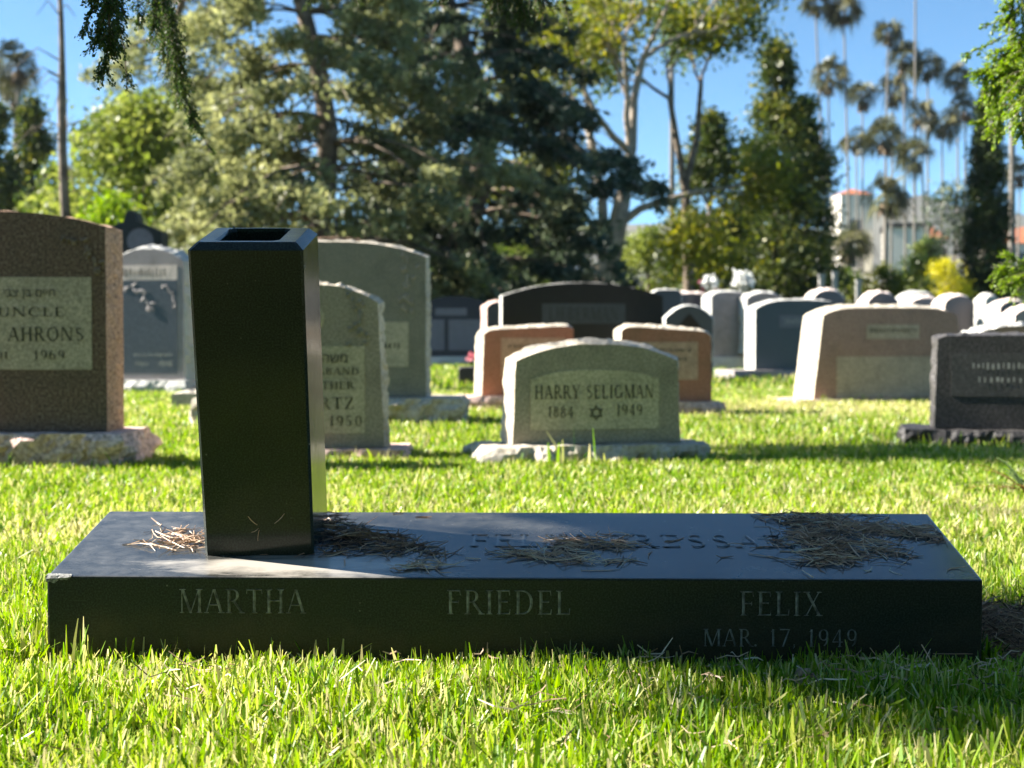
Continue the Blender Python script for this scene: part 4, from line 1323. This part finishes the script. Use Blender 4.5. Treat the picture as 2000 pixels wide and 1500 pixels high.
# short stone posts far back
for lb, px, yt, w in (('left pale post standing before the dark hedge', 1604, 535, 10), ('right pale post standing before the dark hedge', 1630, 530, 9), ('pale post right of the thick palm trunk', 1676, 545, 9)):
    Y = 36
    r = empty('stone_post', gp(px, Y)); tag(r, lb, 'post', 'pale posts')
    mb = MB(); w_ = w / 2 * Y / FPX
    mb.box(-w_, w_, -w_, w_, -.05, hz(yt + 6, Y)); mb.build('shaft', M['post'], r)
    mb = MB(); mb.box(-w_ * 1.25, w_ * 1.25, -w_ * 1.25, w_ * 1.25, hz(yt + 6, Y) + .002, hz(yt, Y)); mb.build('cap', M['post'], r)

# blue-grey bin behind the wide black stone
Y = 30
r = empty('litter_bin', gp(1131, Y)); tag(r, 'small blue-grey bin beyond the wide black headstone', 'bin')
mb = MB(); mb.tube([(0, 0, -.02), (0, 0, 1.0), (0, 0, hz(532, Y))], [.14, .165, .165], 14); mb.build('drum', M['bin'], r, False)
mb = MB(); zt = hz(532, Y) + .003; mb.tube([(0, 0, zt), (0, 0, zt + .05), (0, 0, zt + .11)], [.18, .15, .05], 14); mb.build('lid', M['bin'], r, True)

# flowers on the far stones
for lb, px, py, Y, w, mt, n in (('bunch of white flowers beyond the plain grey headstone', 1452, 548, 18.5, .11, 'flower_white', 170), ('few white and pink flowers by the white-edged stone', 1386, 550, 18.5, .07, 'flower_white', 90),
                                ('small pink flowers on the white-edged stone', 1384, 562, 20, .10, 'flower_pink', 110), ('small red and white grave flowers before the navy double headstone', 920, 697, 18.5, .05, 'flower_pink', 26)):
    g2 = np.random.default_rng(int(px))
    p = P(px, py, Y)
    r = empty('flower_bunch', (p.x, Y, 0)); tag(r, lb, 'flowers', 'grave flowers')
    C = g2.normal(size=(n, 3)) * w * np.array([.55, .4, .5]) + np.array([0, 0, p.z])
    crown('blossoms', C, g2.uniform(0, 1, n), .045, M[mt], r, aspect=.8, g=g2)
    mb = MB()
    for i in range(12):
        c = C[i]
        mb.tube([(0, 0, 0), (c[0] * .3, c[1] * .3, c[2] * .6), tuple(c)], [.008, .006, .004], 4, False)
    mb.build('stems', M['leaf_mid'], r)

# ------------------------------------------------------------------ far buildings
def window(root, x0, x1, z0, z1, y):
    f = MB()
    f.box(x0, x1, y - .06, y + .1, z0, z1)
    w = f.build('window', M['dark_trim'], root)
    q = MB()
    q.box(x0 + .12, x1 - .12, y - .09, y - .065, z0 + .12, z1 - .12)
    q.build('pane', M['glass'], w)


BY = 150.0
def bx_(px): return (px - 1000) / FPX * BY
tower = empty('tower_house', (bx_(1660), BY, 0), R(6)); tag(tower, 'cream square tower with a red hipped roof far behind the palms', 'building')
tz = hz(382, BY); hw_ = 1.75
mb = MB(); mb.box(-hw_, hw_, -hw_, hw_, 0, tz - .02); mb.build('wall', M['stucco'], tower)
mb = MB(); q = hw_ + .12; zr = hz(376, BY)
mb.add([(-q, -q, tz), (q, -q, tz), (q, q, tz), (-q, q, tz), (0, 0, zr + .4)], [(0, 1, 4), (1, 2, 4), (2, 3, 4), (3, 0, 4), (3, 2, 1, 0)]); mb.build('roof', M['tile'], tower)
for zq in (3.5, 7.5, 11.0):
    window(tower, -.6, .6, zq, zq + 1.5, -hw_)
house = empty('white_house', (bx_(1742), BY - 6, 0), R(-12)); tag(house, 'small white house with dark eaves beside the tower', 'building')
zw = hz(452, BY)
mb = MB(); mb.box(-2.3, 2.1, 0, 8, 0, zw); mb.build('wall', M['stucco'], house)
mb = MB(); mb.box(-2.5, 2.3, -.3, 8.3, zw + .01, zw + .45); mb.build('eaves', M['dark_trim'], house)
for x in (-1.1, 1.0):
    for zq in (2.2, 5.4):
        window(house, x - .55, x + .55, zq, zq + 1.7, 0)


def roofed(label, pxl, pxr, y_eave, y_ridge, Y):
    w = (pxr - pxl) / 2 / FPX * Y
    r = empty('red_roofed_house', (((pxl + pxr) / 2 - 1000) / FPX * Y, Y, 0)); tag(r, label, 'building', 'red-roofed houses')
    ze, zr = hz(y_eave, Y), hz(y_ridge, Y)
    mb = MB(); mb.box(-w + .4, w - .4, .4, 8, 0, ze - .01); mb.build('wall', M['stucco'], r)
    mb = MB(); mb.add([(-w, 0, ze), (w, 0, ze), (w, 8.4, ze), (-w, 8.4, ze), (-w * .75, 4.2, zr), (w * .75, 4.2, zr)], [(0, 1, 5, 4), (1, 2, 5), (2, 3, 4, 5), (3, 0, 4), (3, 2, 1, 0)]); mb.build('roof', M['tile'], r)
    for k in range(4):
        x = -w + w * 2 * (k + .5) / 4
        window(r, x - .5, x + .5, ze - 2.6, ze - 1.0, .4)


roofed('red-tiled house right of the white house', 1776, 1850, 466, 438, 160)
roofed('red-tiled house at the right edge behind the cypress', 1950, 2075, 474, 438, 150)

# ------------------------------------------------------------------ drooping foliage close to the camera
def spray_pts(p, d, L, W, n_tw, per, g, sag=0.0):
    """stem, side twigs and the places of the scale leaves of one hanging spray"""
    p, d = Vector(p), Vector(d).normalized()
    side = d.cross(Vector((0, 1, .1))).normalized()
    dep = d.cross(side).normalized()
    stem = [p + d * L * t + Vector((0, 0, -sag * t * t)) + side * .012 * math.sin(t * 7 + p.x * 9) for t in np.linspace(0, 1, 7)]
    tubes = [(stem, [.0022 * (1 - .8 * t) + .0004 for t in np.linspace(0, 1, 7)])]
    C, U = [], []
    for k in range(n_tw):
        t = g.uniform(.02, .98)
        b = p + d * L * t + Vector((0, 0, -sag * t * t)) + side * .012 * math.sin(t * 7 + p.x * 9)
        s = 1 if k % 2 else -1
        tl = W * (1.15 - .75 * t) * g.uniform(.5, 1.2)
        dd = (side * s * g.uniform(.25, 1.0) + dep * g.uniform(-.5, .5) + d * g.uniform(.6, 1.5)).normalized()
        q = b + dd * tl + Vector((0, 0, -.3 * tl))
        tubes.append(([b, b.lerp(q, .5) + Vector((0, 0, .05 * tl)), q], [.0009, .0007, .0003]))
        for i in range(int(per * 1.6)):
            f = g.uniform(.05, 1.05)
            C.append(b.lerp(q, f) + Vector(g.normal(size=3)) * .0028)
            U.append(dd + Vector(g.normal(size=3)) * .45)
    return tubes, C, U


def oriented_leaves(C, U, size, aspect, g):
    C = np.array([tuple(c) for c in C]); U = np.array([tuple(u) for u in U])
    U /= np.linalg.norm(U, axis=1, keepdims=True)
    v = np.cross(U, g.normal(size=U.shape)); v /= np.linalg.norm(v, axis=1, keepdims=True)
    s = size * g.uniform(.6, 1.4, (len(C), 1))
    V = np.stack([C - U * s, C + v * s * aspect, C + U * s, C - v * s * aspect], 1).reshape(-1, 3)
    return V, np.arange(len(V)).reshape(-1, 4)


def add_sprays(root, specs, mat, leaf, aspect, seed):
    for k, (px, py, Y, L, W, n_tw, per, d) in enumerate(specs):
        g = np.random.default_rng(seed + k)
        d = Vector(d).normalized()
        p = P(px, py, Y) - d * L - Vector(root.location)
        tb, C, U = spray_pts(p, d, L, W, n_tw, per, g)
        mb = MB()
        for pts, rad in tb:
            mb.tube(pts, rad, 4, False)
        sp = mb.build('branchlet', M['bark'], root)
        V, F = oriented_leaves(C, U, leaf, aspect, g)
        tt = np.repeat(np.clip(g.normal(.5, .25, len(C)), 0, 1), 4)
        np_mesh('foliage', V, F, mat, sp, {'tint': tt})


near = empty('weeping_conifer', (-2.3, -0.9, 0))
tag(near, 'weeping conifer whose hanging green sprays dip into the top left of the picture', 'tree')
org = Vector(near.location)
mb = MB()
mb.tube([(0, 0, -.1), (.02, 0, 1.2), (-.05, .05, 2.6), (0, 0, 5.5)], [.24, .19, .16, .07], 10)
# limbs: one over the frame's top, one towards the sun side
mb.tube([Vector((-2.3, -.9, 1.7)) - org, Vector((-1.5, .9, 2.0)) - org, Vector((-.85, 2.0, 1.75)) - org, Vector((-.55, 2.9, 1.62)) - org, Vector((.1, 3.3, 1.55)) - org], [.06, .045, .028, .016, .006], 7)
mb.tube([Vector((-2.3, -.9, 2.5)) - org, Vector((-2.9, .7, 2.9)) - org, Vector((-3.2, 1.9, 2.75)) - org, Vector((-3.15, 2.9, 2.5)) - org], [.06, .045, .03, .01], 7)
mb.build('trunk', M['bark'], near, True)
dn = (0.08, 0.02, -1)
specs = [(196, 95, 2.02, .34, .055, 95, 26, (-.02, 0, -1)), (208, 158, 2.0, .38, .05, 95, 26, (.06, 0, -1)), (228, 110, 2.08, .30, .045, 70, 22, (.12, .05, -1)), (172, 60, 2.05, .28, .05, 60, 22, (-.1, 0, -1)),
         (240, 175, 2.45, .42, .03, 40, 14, (.1, .05, -1)), (262, 60, 2.7, .35, .05, 60, 20, (.05, 0, -1)), (292, 58, 2.75, .35, .06, 80, 22, dn), (312, 20, 2.7, .3, .05, 60, 20, dn),
         (338, 120, 3.0, .4, .06, 80, 22, dn), (352, 190, 3.05, .45, .065, 110, 24, (.12, .05, -1)), (372, 255, 3.1, .45, .06, 110, 22, (.22, .05, -1)), (400, 300, 3.2, .4, .05, 70, 18, (.3, .05, -1)),
         (620, 6, 3.2, .3, .06, 50, 18, dn), (720, 2, 3.3, .3, .07, 60, 18, dn), (860, 10, 3.3, .3, .07, 60, 18, dn), (950, 28, 3.3, .3, .09, 100, 20, (-.3, 0, -1)),
         (1010, 32, 3.3, .3, .09, 110, 20, (.2, 0, -1)), (1060, 24, 3.35, .3, .08, 90, 18, (.35, 0, -1)), (1110, 60, 3.4, .4, .05, 50, 16, (.3, 0, -1))]
add_sprays(near, specs, M['near_spray'], .0027, .5, 300)
# the bough on the sun side (shades the right end of the ledger) and the crown over the camera
g = np.random.default_rng(77)
C, T = [], []
SH = Vector((0.55, 1.72, 0.1))
for i in range(330):
    q = Vector((g.uniform(-.27, .42), g.uniform(-.42, .36), 0))
    if q.x < -.12 and q.y > .12 and g.random() < .6:
        continue
    if g.random() < (.88 if q.y < -.12 else .12):
        continue
    t_ = g.uniform(3.9, 5.2)
    c = SH + q + to_sun * t_
    k = 26
    C.append(np.array(tuple(c - org)) + g.normal(size=(k, 3)) * np.array([.075, .075, .10]))
for i in range(260):      # light dapples further back on the lawn
    q = Vector((g.uniform(.9, 3.4), g.uniform(3.2, 6.3), 0.1))
    if noise.noise(q * 1.7) < .12:
        continue
    c = q + to_sun * g.uniform(8.0, 9.5)
    C.append(np.array(tuple(c - org)) + g.normal(size=(16, 3)) * .11)
for i in range(120):      # a bough whose shade lies on the lawn right of the small slant stone
    q = Vector((g.uniform(.75, 2.0), g.uniform(4.7, 5.3), 0.05))
    c = q + to_sun * g.uniform(7.0, 8.2)
    C.append(np.array(tuple(c - org)) + g.normal(size=(24, 3)) * .09)
for i in range(520):      # crown above and behind the camera
    a = g.uniform(0, 2 * math.pi); rr = 2.6 * math.sqrt(g.random())
    z = g.uniform(1.9, 5.5)
    k = 24
    c = np.array([math.cos(a) * rr * (1.25 - z * .18), -.8 + math.sin(a) * rr * (1.25 - z * .18), z])
    C.append(c + g.normal(size=(k, 3)) * np.array([.16, .16, .22]))
C = np.concatenate(C)
# keep clear of the view and of the sun's path to the left part of the ledger
W_ = C + np.array(tuple(org))
infr = (W_[:, 1] > 0.2) & (np.abs(W_[:, 0]) < .42 * W_[:, 1] + .15) & (W_[:, 2] < CAM_H + .30 * W_[:, 1] + .15)
C = C[~infr]
crown('crown', C, np.clip(g.normal(.5, .25, len(C)), 0, 1), .045, M['near_spray'], near, aspect=.3, droop=.8, g=g)

rt = empty('feathery_tree', (3.3, 4.4, 0)); tag(rt, 'tree with feathery bright green sprays entering from the right edge', 'tree')
mb = MB(); mb.tube([(0, 0, -.1), (-.1, 0, 1.2), (.05, 0, 2.6), (0, 0, 4.0)], [.16, .13, .09, .04], 9)
for z, dx, dy in ((1.1, -1.75, -.8), (1.5, -1.7, -.6), (.55, -1.7, -.6), (2.0, -1.6, -.9)):
    mb.tube([(0, 0, z), (dx * .5, dy * .5, z + .25), (dx, dy, z + .12)], [.03, .018, .006], 5, False)
mb.build('trunk', M['bark'], rt, True)
lf = (-1, -.1, -.55)
add_sprays(rt, [(1908, 140, 3.5, .25, .09, 60, 16, lf), (1925, 175, 3.5, .22, .10, 70, 16, (-.8, 0, -.8)), (1935, 255, 3.55, .25, .08, 60, 16, (-.5, 0, -1)), (1962, 130, 3.45, .25, .10, 70, 16, (-1, 0, -.2)), (1895, 235, 3.6, .26, .05, 34, 14, (-1, 0, -.5)),
                (1975, 210, 3.4, .22, .10, 60, 16, (-.6, 0, -.9)), (1960, 40, 3.3, .3, .09, 60, 16, (-.5, 0, -1)), (1985, 90, 3.3, .3, .10, 60, 16, (-.3, 0, -1)), (1990, 270, 3.3, .2, .08, 40, 16, (-.3, 0, -1)),
                (1940, 535, 4.2, .22, .09, 45, 14, (-1, 0, -.15)), (1955, 505, 4.2, .2, .08, 36, 14, (-1, 0, .1)), (1975, 560, 4.1, .25, .11, 60, 14, (-.8, 0, -.6)), (1880, 110, 3.7, .4, .05, 26, 10, (-1, 0, -.6)), (1920, 60, 3.7, .4, .05, 26, 10, (-1, 0, -.7))],
           M['leaf_bright'], .0055, .40, 500)

# spiky plant at the right edge
sp = empty('spiky_plant', gp(2012, 3.75)); tag(sp, 'spiky strap-leaved plant with dry reddish base at the right edge', 'plant')
mbg, mbd = MB(), MB()
Vg, Tg = [], []
for i in range(34):
    a = random.uniform(0, 6.28); up = random.uniform(.25, 1.2); L = random.uniform(.10, .22)
    d = Vector((math.cos(a), math.sin(a), up)).normalized(); s = d.cross(Vector((0, 0, 1))).normalized()
    mbx = mbd if i % 6 == 0 else mbg
    pts = [Vector((d.x * .015, d.y * .015, .02)) + d * L * t + Vector((0, 0, -.10 * L * t * t * 3)) for t in (0, .35, .7, 1)]
    w = .0045
    vs = []
    for p_, k in zip(pts, (1, 1.1, .8, .1)):
        vs += [p_ - s * w * k, p_ + Vector((0, 0, -.0015)), p_ + s * w * k]
    mbx.add(vs, [(j * 3 + q, j * 3 + q + 1, j * 3 + q + 4, j * 3 + q + 3) for j in range(3) for q in (0, 1)])
mbg.build('leaves', M['agave'], sp); mbd.build('dry_leaves', M['agave_dry'], sp)


# ------------------------------------------------------------------ litter of dry needles
def needle_mesh(name, centres, parent, seed, Lm=(.018, .058), mat='needle', wid=.0006, tilt=.16, tint=(.45, .28)):
    """centres: list of (position function(u,v,h), su, sv, height, n)"""
    g = np.random.default_rng(seed)
    mb, T = MB(), []
    for fn, su, sv, hh, n in centres:
        for i in range(n):
            wd = 2.4 if g.random() < .2 else 1.0
            u, v = g.normal() * su * wd, g.normal() * sv * wd
            fall = math.exp(-(u / su) ** 2 * .45 - (v / sv) ** 2 * .45)
            h_ = .0012 + g.random() * hh * fall
            a = g.normal() * .75 + (0 if g.random() < .75 else g.uniform(-1.6, 1.6))
            L = g.uniform(*Lm)
            bend = g.normal() * .25
            pts = []
            for t in (-.5, -.15, .2, .5):
                aa = a + bend * t * 2
                pts.append(fn(u + math.cos(aa) * L * t, v + math.sin(aa) * L * t, max(.0008, h_ + L * t * g.normal() * tilt)))
            w = wid * g.uniform(.6, 1.7)
            mb.tube(pts, [w * .7, w, w, w * .5], 3, False)
            T += [min(1, max(0, g.normal(*tint)))] * 12
    o = mb.build(name, M[mat], parent)
    at = o.data.attributes.new('tint', 'FLOAT', 'POINT')
    at.data.foreach_set('value', np.array(T, dtype=np.float32))
    return o


inv = (Matrix.Translation(marker.location) @ Matrix.Rotation(SL_YAW, 4, 'Z')).inverted()
def on_slab(px, py):
    a = inv @ Vector((0, 0, CAM_H)); b_ = inv @ P(px, py, 1.9)
    d = b_ - a
    nrm = Vector((0, -sl.z, sl.y)); p0 = Vector((0, 0, front_z))
    q = a + d * ((p0 - a).dot(nrm) / d.dot(nrm))
    return q.x, (q - p0).dot(sl)


def sf(px, py):
    x0, s0 = on_slab(px, py)
    def fn(u, v, h):
        return slab_pt(min(.59, max(-.59, x0 + u)), min(.262, max(.004, s0 + v)), h)
    return fn


LIT = [('tuft of pale dry needles at the left foot of the vase', [(352, 1050, .014, .016, .012, 70), (330, 1062, .020, .008, .004, 26), (385, 1060, .008, .016, .016, 50), (310, 1064, .018, .003, .002, 12)], (.62, .22)),
       ('dark heap of dry needles at the right foot of the vase', [(655, 1036, .016, .014, .026, 150), (690, 1052, .022, .018, .014, 150), (745, 1062, .026, .020, .010, 150), (790, 1072, .022, .014, .007, 90), (600, 1082, .030, .004, .003, 26), (850, 1084, .018, .004, .003, 18)], (.32, .22)),
       ('small wisp of dry twigs at the front edge of the ledger', [(820, 1108, .014, .006, .004, 34), (855, 1103, .008, .010, .005, 18)], (.66, .2)),
       ('ragged scatter of dry needles in the middle of the ledger', [(1010, 1082, .020, .008, .004, 55), (1075, 1088, .024, .010, .007, 80), (1110, 1066, .018, .014, .007, 70), (1165, 1062, .026, .014, .006, 80), (1205, 1066, .016, .012, .004, 40), (1220, 1098, .012, .004, .003, 18), (1140, 1098, .016, .006, .004, 30)], (.5, .25)),
       ('largest heap of dry needles, on the right end of the ledger', [(1540, 1012, .022, .014, .006, 70), (1610, 1022, .028, .022, .010, 140), (1650, 1040, .026, .026, .014, 190), (1570, 1052, .024, .018, .008, 110), (1610, 1072, .026, .018, .010, 150), (1680, 1070, .026, .016, .009, 120), (1640, 1094, .026, .012, .007, 100), (1590, 1098, .014, .008, .004, 36), (1740, 1078, .022, .010, .004, 40)], (.5, .26)),
       ('separate small heap of dry needles near the right rear corner of the ledger', [(1735, 1032, .016, .012, .007, 60), (1780, 1040, .022, .014, .008, 110), (1815, 1052, .014, .008, .004, 40)], (.5, .24))]
for k, (lb, cs, tn) in enumerate(LIT):
    o = needle_mesh('needle_litter', [(sf(a, c), su * .9, sv * 1.0, hh * .95, int(n * .5)) for a, c, su, sv, hh, n in cs], None, 900 + k, tint=tn)
    tag(o, lb, 'needle litter', 'needle litter on the ledger', 'stuff')

# bits stuck on the vase front
vm = Matrix.Translation(vase.location) @ Matrix.Rotation(VT, 4, 'X')
def vf(x, z):
    return lambda u, v, h: vm @ Vector((x + u, -.0008 - h * .3, z + v * 1.6))
o = needle_mesh('needle_litter', [(vf(-.004, .030), .005, .012, .002, 3), (vf(.026, .045), .002, .003, .002, 1)], None, 958, (.008, .018), wid=.0004, tint=(.62, .1))
tag(o, 'few pale needles stuck to the lower vase front', 'needle litter', None, 'stuff')

# heap of needles right of the ledger
def kf(x, y, z):
    return lambda u, v, h: (max(.625, x + u), min(2.21, y + v), z + h)
o = needle_mesh('needle_litter', [(kf(.70, 1.93, .0), .06, .06, .055, 620), (kf(.82, 2.02, .0), .08, .06, .07, 620), (kf(.68, 2.05, .0), .04, .06, .045, 420), (kf(.78, 2.14, .0), .10, .04, .02, 420), (kf(.74, 1.85, .0), .06, .03, .035, 300)], None, 960, (.03, .085), wid=.0008, tilt=.3, tint=(.33, .2))
tag(o, 'brown heap of dry needles on the ground at the right end of the ledger', 'needle litter', None, 'stuff')

def lf_(x, y):
    return lambda u, v, h_: (x + u, min(1.775, y + v), .028 + h_)
o = needle_mesh('needle_litter', [(lf_(-.25, 1.62), .22, .10, .012, 46), (lf_(.30, 1.60), .16, .09, .012, 54), (lf_(.05, 1.45), .25, .12, .012, 44), (lf_(.52, 1.68), .08, .05, .012, 36)], None, 970, (.02, .06), wid=.0007, tilt=.35, tint=(.6, .25))
tag(o, 'stray dry needles and clippings scattered on the lawn before the ledger', 'needle litter', None, 'stuff')

# broken piece of bark lying in the grass
bk = empty('bark_piece', (.345, 1.66, -.012)); bk.rotation_euler = (0, R(24), R(-18)); tag(bk, 'broken piece of pale bark lying in the grass before the ledger', 'bark')
mb = MB()
for k, (w, zz_, y) in enumerate(((.016, .040, 0), (.013, .030, -.010))):
    n = 10
    top = [(-.028 + .056 * i / (n - 1), y + random.uniform(-.002, .002), zz_ + .005 * math.sin(i * .8) + random.uniform(-.001, .001)) for i in range(n)]
    for i in range(n - 1):
        a, c = top[i], top[i + 1]
        prof = lambda p: [(p[0], p[1] - w / 2, p[2] - .006), (p[0], p[1] - w * .2, p[2]), (p[0], p[1] + w * .3, p[2] + .001), (p[0], p[1] + w / 2, p[2] - .007), (p[0], p[1], p[2] - .009)]
        A, B = prof(a), prof(c)
        mb.add(A + B, [(j, (j + 1) % 5, 5 + (j + 1) % 5, 5 + j) for j in range(5)] + ([(0, 1, 2, 3, 4)] if i == 0 else []) + ([(5, 6, 7, 8, 9)] if i == n - 2 else []))
mb.build('flake', M['wood_chip'], bk)


# ------------------------------------------------------------------ the lawn
def wob(x, y, f, s):
    return (np.sin(x * f * 1.7 + s) * np.cos(y * f * 1.3 - s * 2) + np.sin((x + y) * f * .9 + s * 3.1) * np.cos((x - y * .7) * f * 1.1 + s)) * .5


def blades(n, y0, y1, hgt, wid, margin, seg, seed, lean=.5, spots=None):
    g = np.random.default_rng(seed)
    if spots is None:
        y = np.sqrt(g.uniform(y0 * y0, y1 * y1, n))
        x = g.uniform(-1, 1, n) * (.372 * y + margin)
    else:
        x, y = spots
        n = len(x)
    keep = np.ones(n, bool)
    ca, sa = math.cos(-SL_YAW), math.sin(-SL_YAW)
    lx = (x - marker.location.x) * ca - (y - marker.location.y) * sa
    ly = (x - marker.location.x) * sa + (y - marker.location.y) * ca
    keep &= ~((np.abs(lx) < hw + .004) & (ly > -.004) & (ly < sd + .004))
    keep &= ~((x > .63) & (x < .9) & (y > 1.80) & (y < 2.12))
    for (bx, by, wx, wy, yw) in BASES:
        c, s = math.cos(-yw), math.sin(-yw)
        a = (x - bx) * c - (y - by) * s
        b_ = (x - bx) * s + (y - by) * c
        keep &= ~((np.abs(a) < wx) & (np.abs(b_) < wy))
    x, y = x[keep], y[keep]
    n = len(x)
    tuft = wob(x, y, 9, 1.0) * .22 + wob(x, y, 31, 2.2) * .18 + 1
    H = hgt * g.uniform(.45, 1.25, n) * tuft * np.where((y > 1.62) & (y < 1.8), 1 - .34 * np.clip((y - 1.62) / .12, 0, 1), 1)
    W = wid * np.exp(g.normal(-.12, .38, n))
    az = g.uniform(0, 2 * math.pi, n) + wob(x, y, 6, 4.0) * 1.2
    ln = np.abs(g.normal(0, lean, n))
    dx, dy = np.cos(az), np.sin(az)
    fa = g.uniform(0, 2 * math.pi, n)
    sx, sy = np.cos(fa), np.sin(fa)
    rows = []
    ts = np.linspace(0, 1, seg + 1)
    taper = {1: (1, .45), 2: (.8, 1.0, .38), 3: (.75, 1.0, .85, .25)}[seg]
    for t, tw in zip(ts, taper):
        ox = dx * ln * H * t ** 1.7
        oy = dy * ln * H * t ** 1.7
        oz = H * t * (1 - .18 * ln * t)
        for sgn in (-1, 1):
            rows.append(np.stack([x + ox + sgn * sx * W * tw * .5, y + oy + sgn * sy * W * tw * .5, np.maximum(oz, .0005) - (.003 if t == 0 else 0)], 1))
    k = 2 * (seg + 1)
    V = np.stack(rows, 1).reshape(-1, 3)
    base = (np.arange(n) * k)[:, None]
    F = np.concatenate([base + np.array([2 * j, 2 * j + 1, 2 * j + 3, 2 * j + 2]) for j in range(seg)], 0)
    dry = np.exp(-((x - 1.6) / 2.6) ** 2 - ((y - 8.2) / .9) ** 2) + .6 * np.exp(-((x + .6) / .5) ** 2 - ((y - 9.5) / 1.2) ** 2) + .35 * np.exp(-((y - 3.0) / .6) ** 2)
    tint = g.normal(.52, .25, n) + wob(x, y, 2.3, .7) * .10 + wob(x, y, 12, 3.3) * .08 + dry * .42
    tint += .20 * np.clip(wob(x, y, 4.3, 8.1) - .35, 0, 1) * 2 + .16 * (g.random(n) < .5) * np.clip(wob(x, y, 8.7, 6.4) - .3, 0, 1) * 2 - .20 * np.clip(wob(x, y, 5.1, 2.9) - .4, 0, 1) * 2
    thatch = g.random(n) < (.07 + .10 * (wob(x, y, 14, 5) > .35))
    tint = np.where(thatch, g.uniform(.85, 1.0, n), tint)
    along = np.tile(np.repeat(ts, 2), n)
    return V, F, np.repeat(np.clip(tint, 0, 1), k), along


sets = [blades(92000, 1.12, 2.7, .043, .0036, .12, 2, 1, .48), blades(14000, 1.12, 2.7, .020, .003, .12, 1, 12, 1.3), blades(100000, 2.7, 5.2, .030, .0050, .2, 2, 2, .55), blades(100000, 5.2, 11, .030, .0085, .4, 1, 3, .5), blades(105000, 11, 34, .05, .022, 1.0, 1, 4, .5)]
# longer blades the mower missed along the ledger and the stone bases
g = np.random.default_rng(99)
xs = np.concatenate([g.uniform(-.62, .64, 330), g.normal(-.535, .022, 26), g.uniform(-.75, -.58, 120), g.uniform(.62, .75, 60)])
ys = np.concatenate([g.uniform(1.725, 1.790, 330), g.uniform(1.74, 1.785, 26), g.uniform(1.75, 2.1, 120), g.uniform(1.62, 1.78, 60)])
sets.append(blades(0, 0, 0, .060, .0040, 0, 3, 5, .28, (xs, ys)))
xs2, ys2 = g.normal(-.535, .020, 16), g.uniform(1.74, 1.78, 16)
sets.append(blades(0, 0, 0, .105, .0045, 0, 3, 6, .22, (xs2, ys2)))
sx3 = g.normal(.21, .06, 7); sy3 = 4.50 + g.uniform(-.03, .03, 7)
sets.append(blades(0, 0, 0, .13, .008, 0, 3, 8, .25, (sx3, sy3)))
ex, ey = [], []
for (bx, by, wx, wy, yw) in BASES:
    if by < 9.5:
        k = int(45 * wx * 2)
        a = g.uniform(-wx * 1.05, wx * 1.05, k); b_ = -wy - g.uniform(.015, .06, k)
        ex.append(bx + a * math.cos(yw) - b_ * math.sin(yw)); ey.append(by + a * math.sin(yw) + b_ * math.cos(yw))
sets.append(blades(0, 0, 0, .055, .006, 0, 3, 9, .35, (np.concatenate(ex), np.concatenate(ey))))
Vs, Fs, Ts, As, off = [], [], [], [], 0
for V, F, T, A in sets:
    Vs.append(V); Fs.append(F + off); Ts.append(T); As.append(A); off += len(V)
lawn = np_mesh('grass', np.concatenate(Vs), np.concatenate(Fs), M['grass'], None, {'tint': np.concatenate(Ts), 'along': np.concatenate(As)})
tag(lawn, 'short bright green mown grass between the graves', 'grass', None, 'stuff')

# ------------------------------------------------------------------ unseen trees behind the photographer, added to darken reflections in the polished stone
for i, (x, y, H, w) in enumerate(((-5.5, -7, 9, 2.6), (-1, -9, 10, 3.0), (4, -8, 9, 2.8), (9, -6, 9, 2.6))):
    clump_tree(('added leafy tree behind the photographer, far left', 'added leafy tree straight behind the photographer', 'added leafy tree behind the photographer, right', 'added leafy tree behind the photographer, far right')[i],
               (x, y, 0), egg(w), H, .3, M['leaf_mid'], 5200, .26, 70 + i, name='bushy_tree', clump=.6, group='added trees behind the photographer')

# ------------------------------------------------------------------ air
hz_ = MB(); hz_.box(-1900, 1900, -300, 1700, -6, 190)
hm = bpy.data.materials.new('haze'); hm.use_nodes = True
hm.node_tree.nodes.clear()
ho = hm.node_tree.nodes.new('ShaderNodeOutputMaterial'); hv_ = hm.node_tree.nodes.new('ShaderNodeVolumePrincipled')
hv_.inputs['Color'].default_value = (.80, .88, 1, 1); hv_.inputs['Density'].default_value = 1.2e-4; hv_.inputs['Anisotropy'].default_value = .2
hm.node_tree.links.new(hv_.outputs[0], ho.inputs['Volume'])
haze = hz_.build('haze', hm); haze['kind'] = 'stuff'
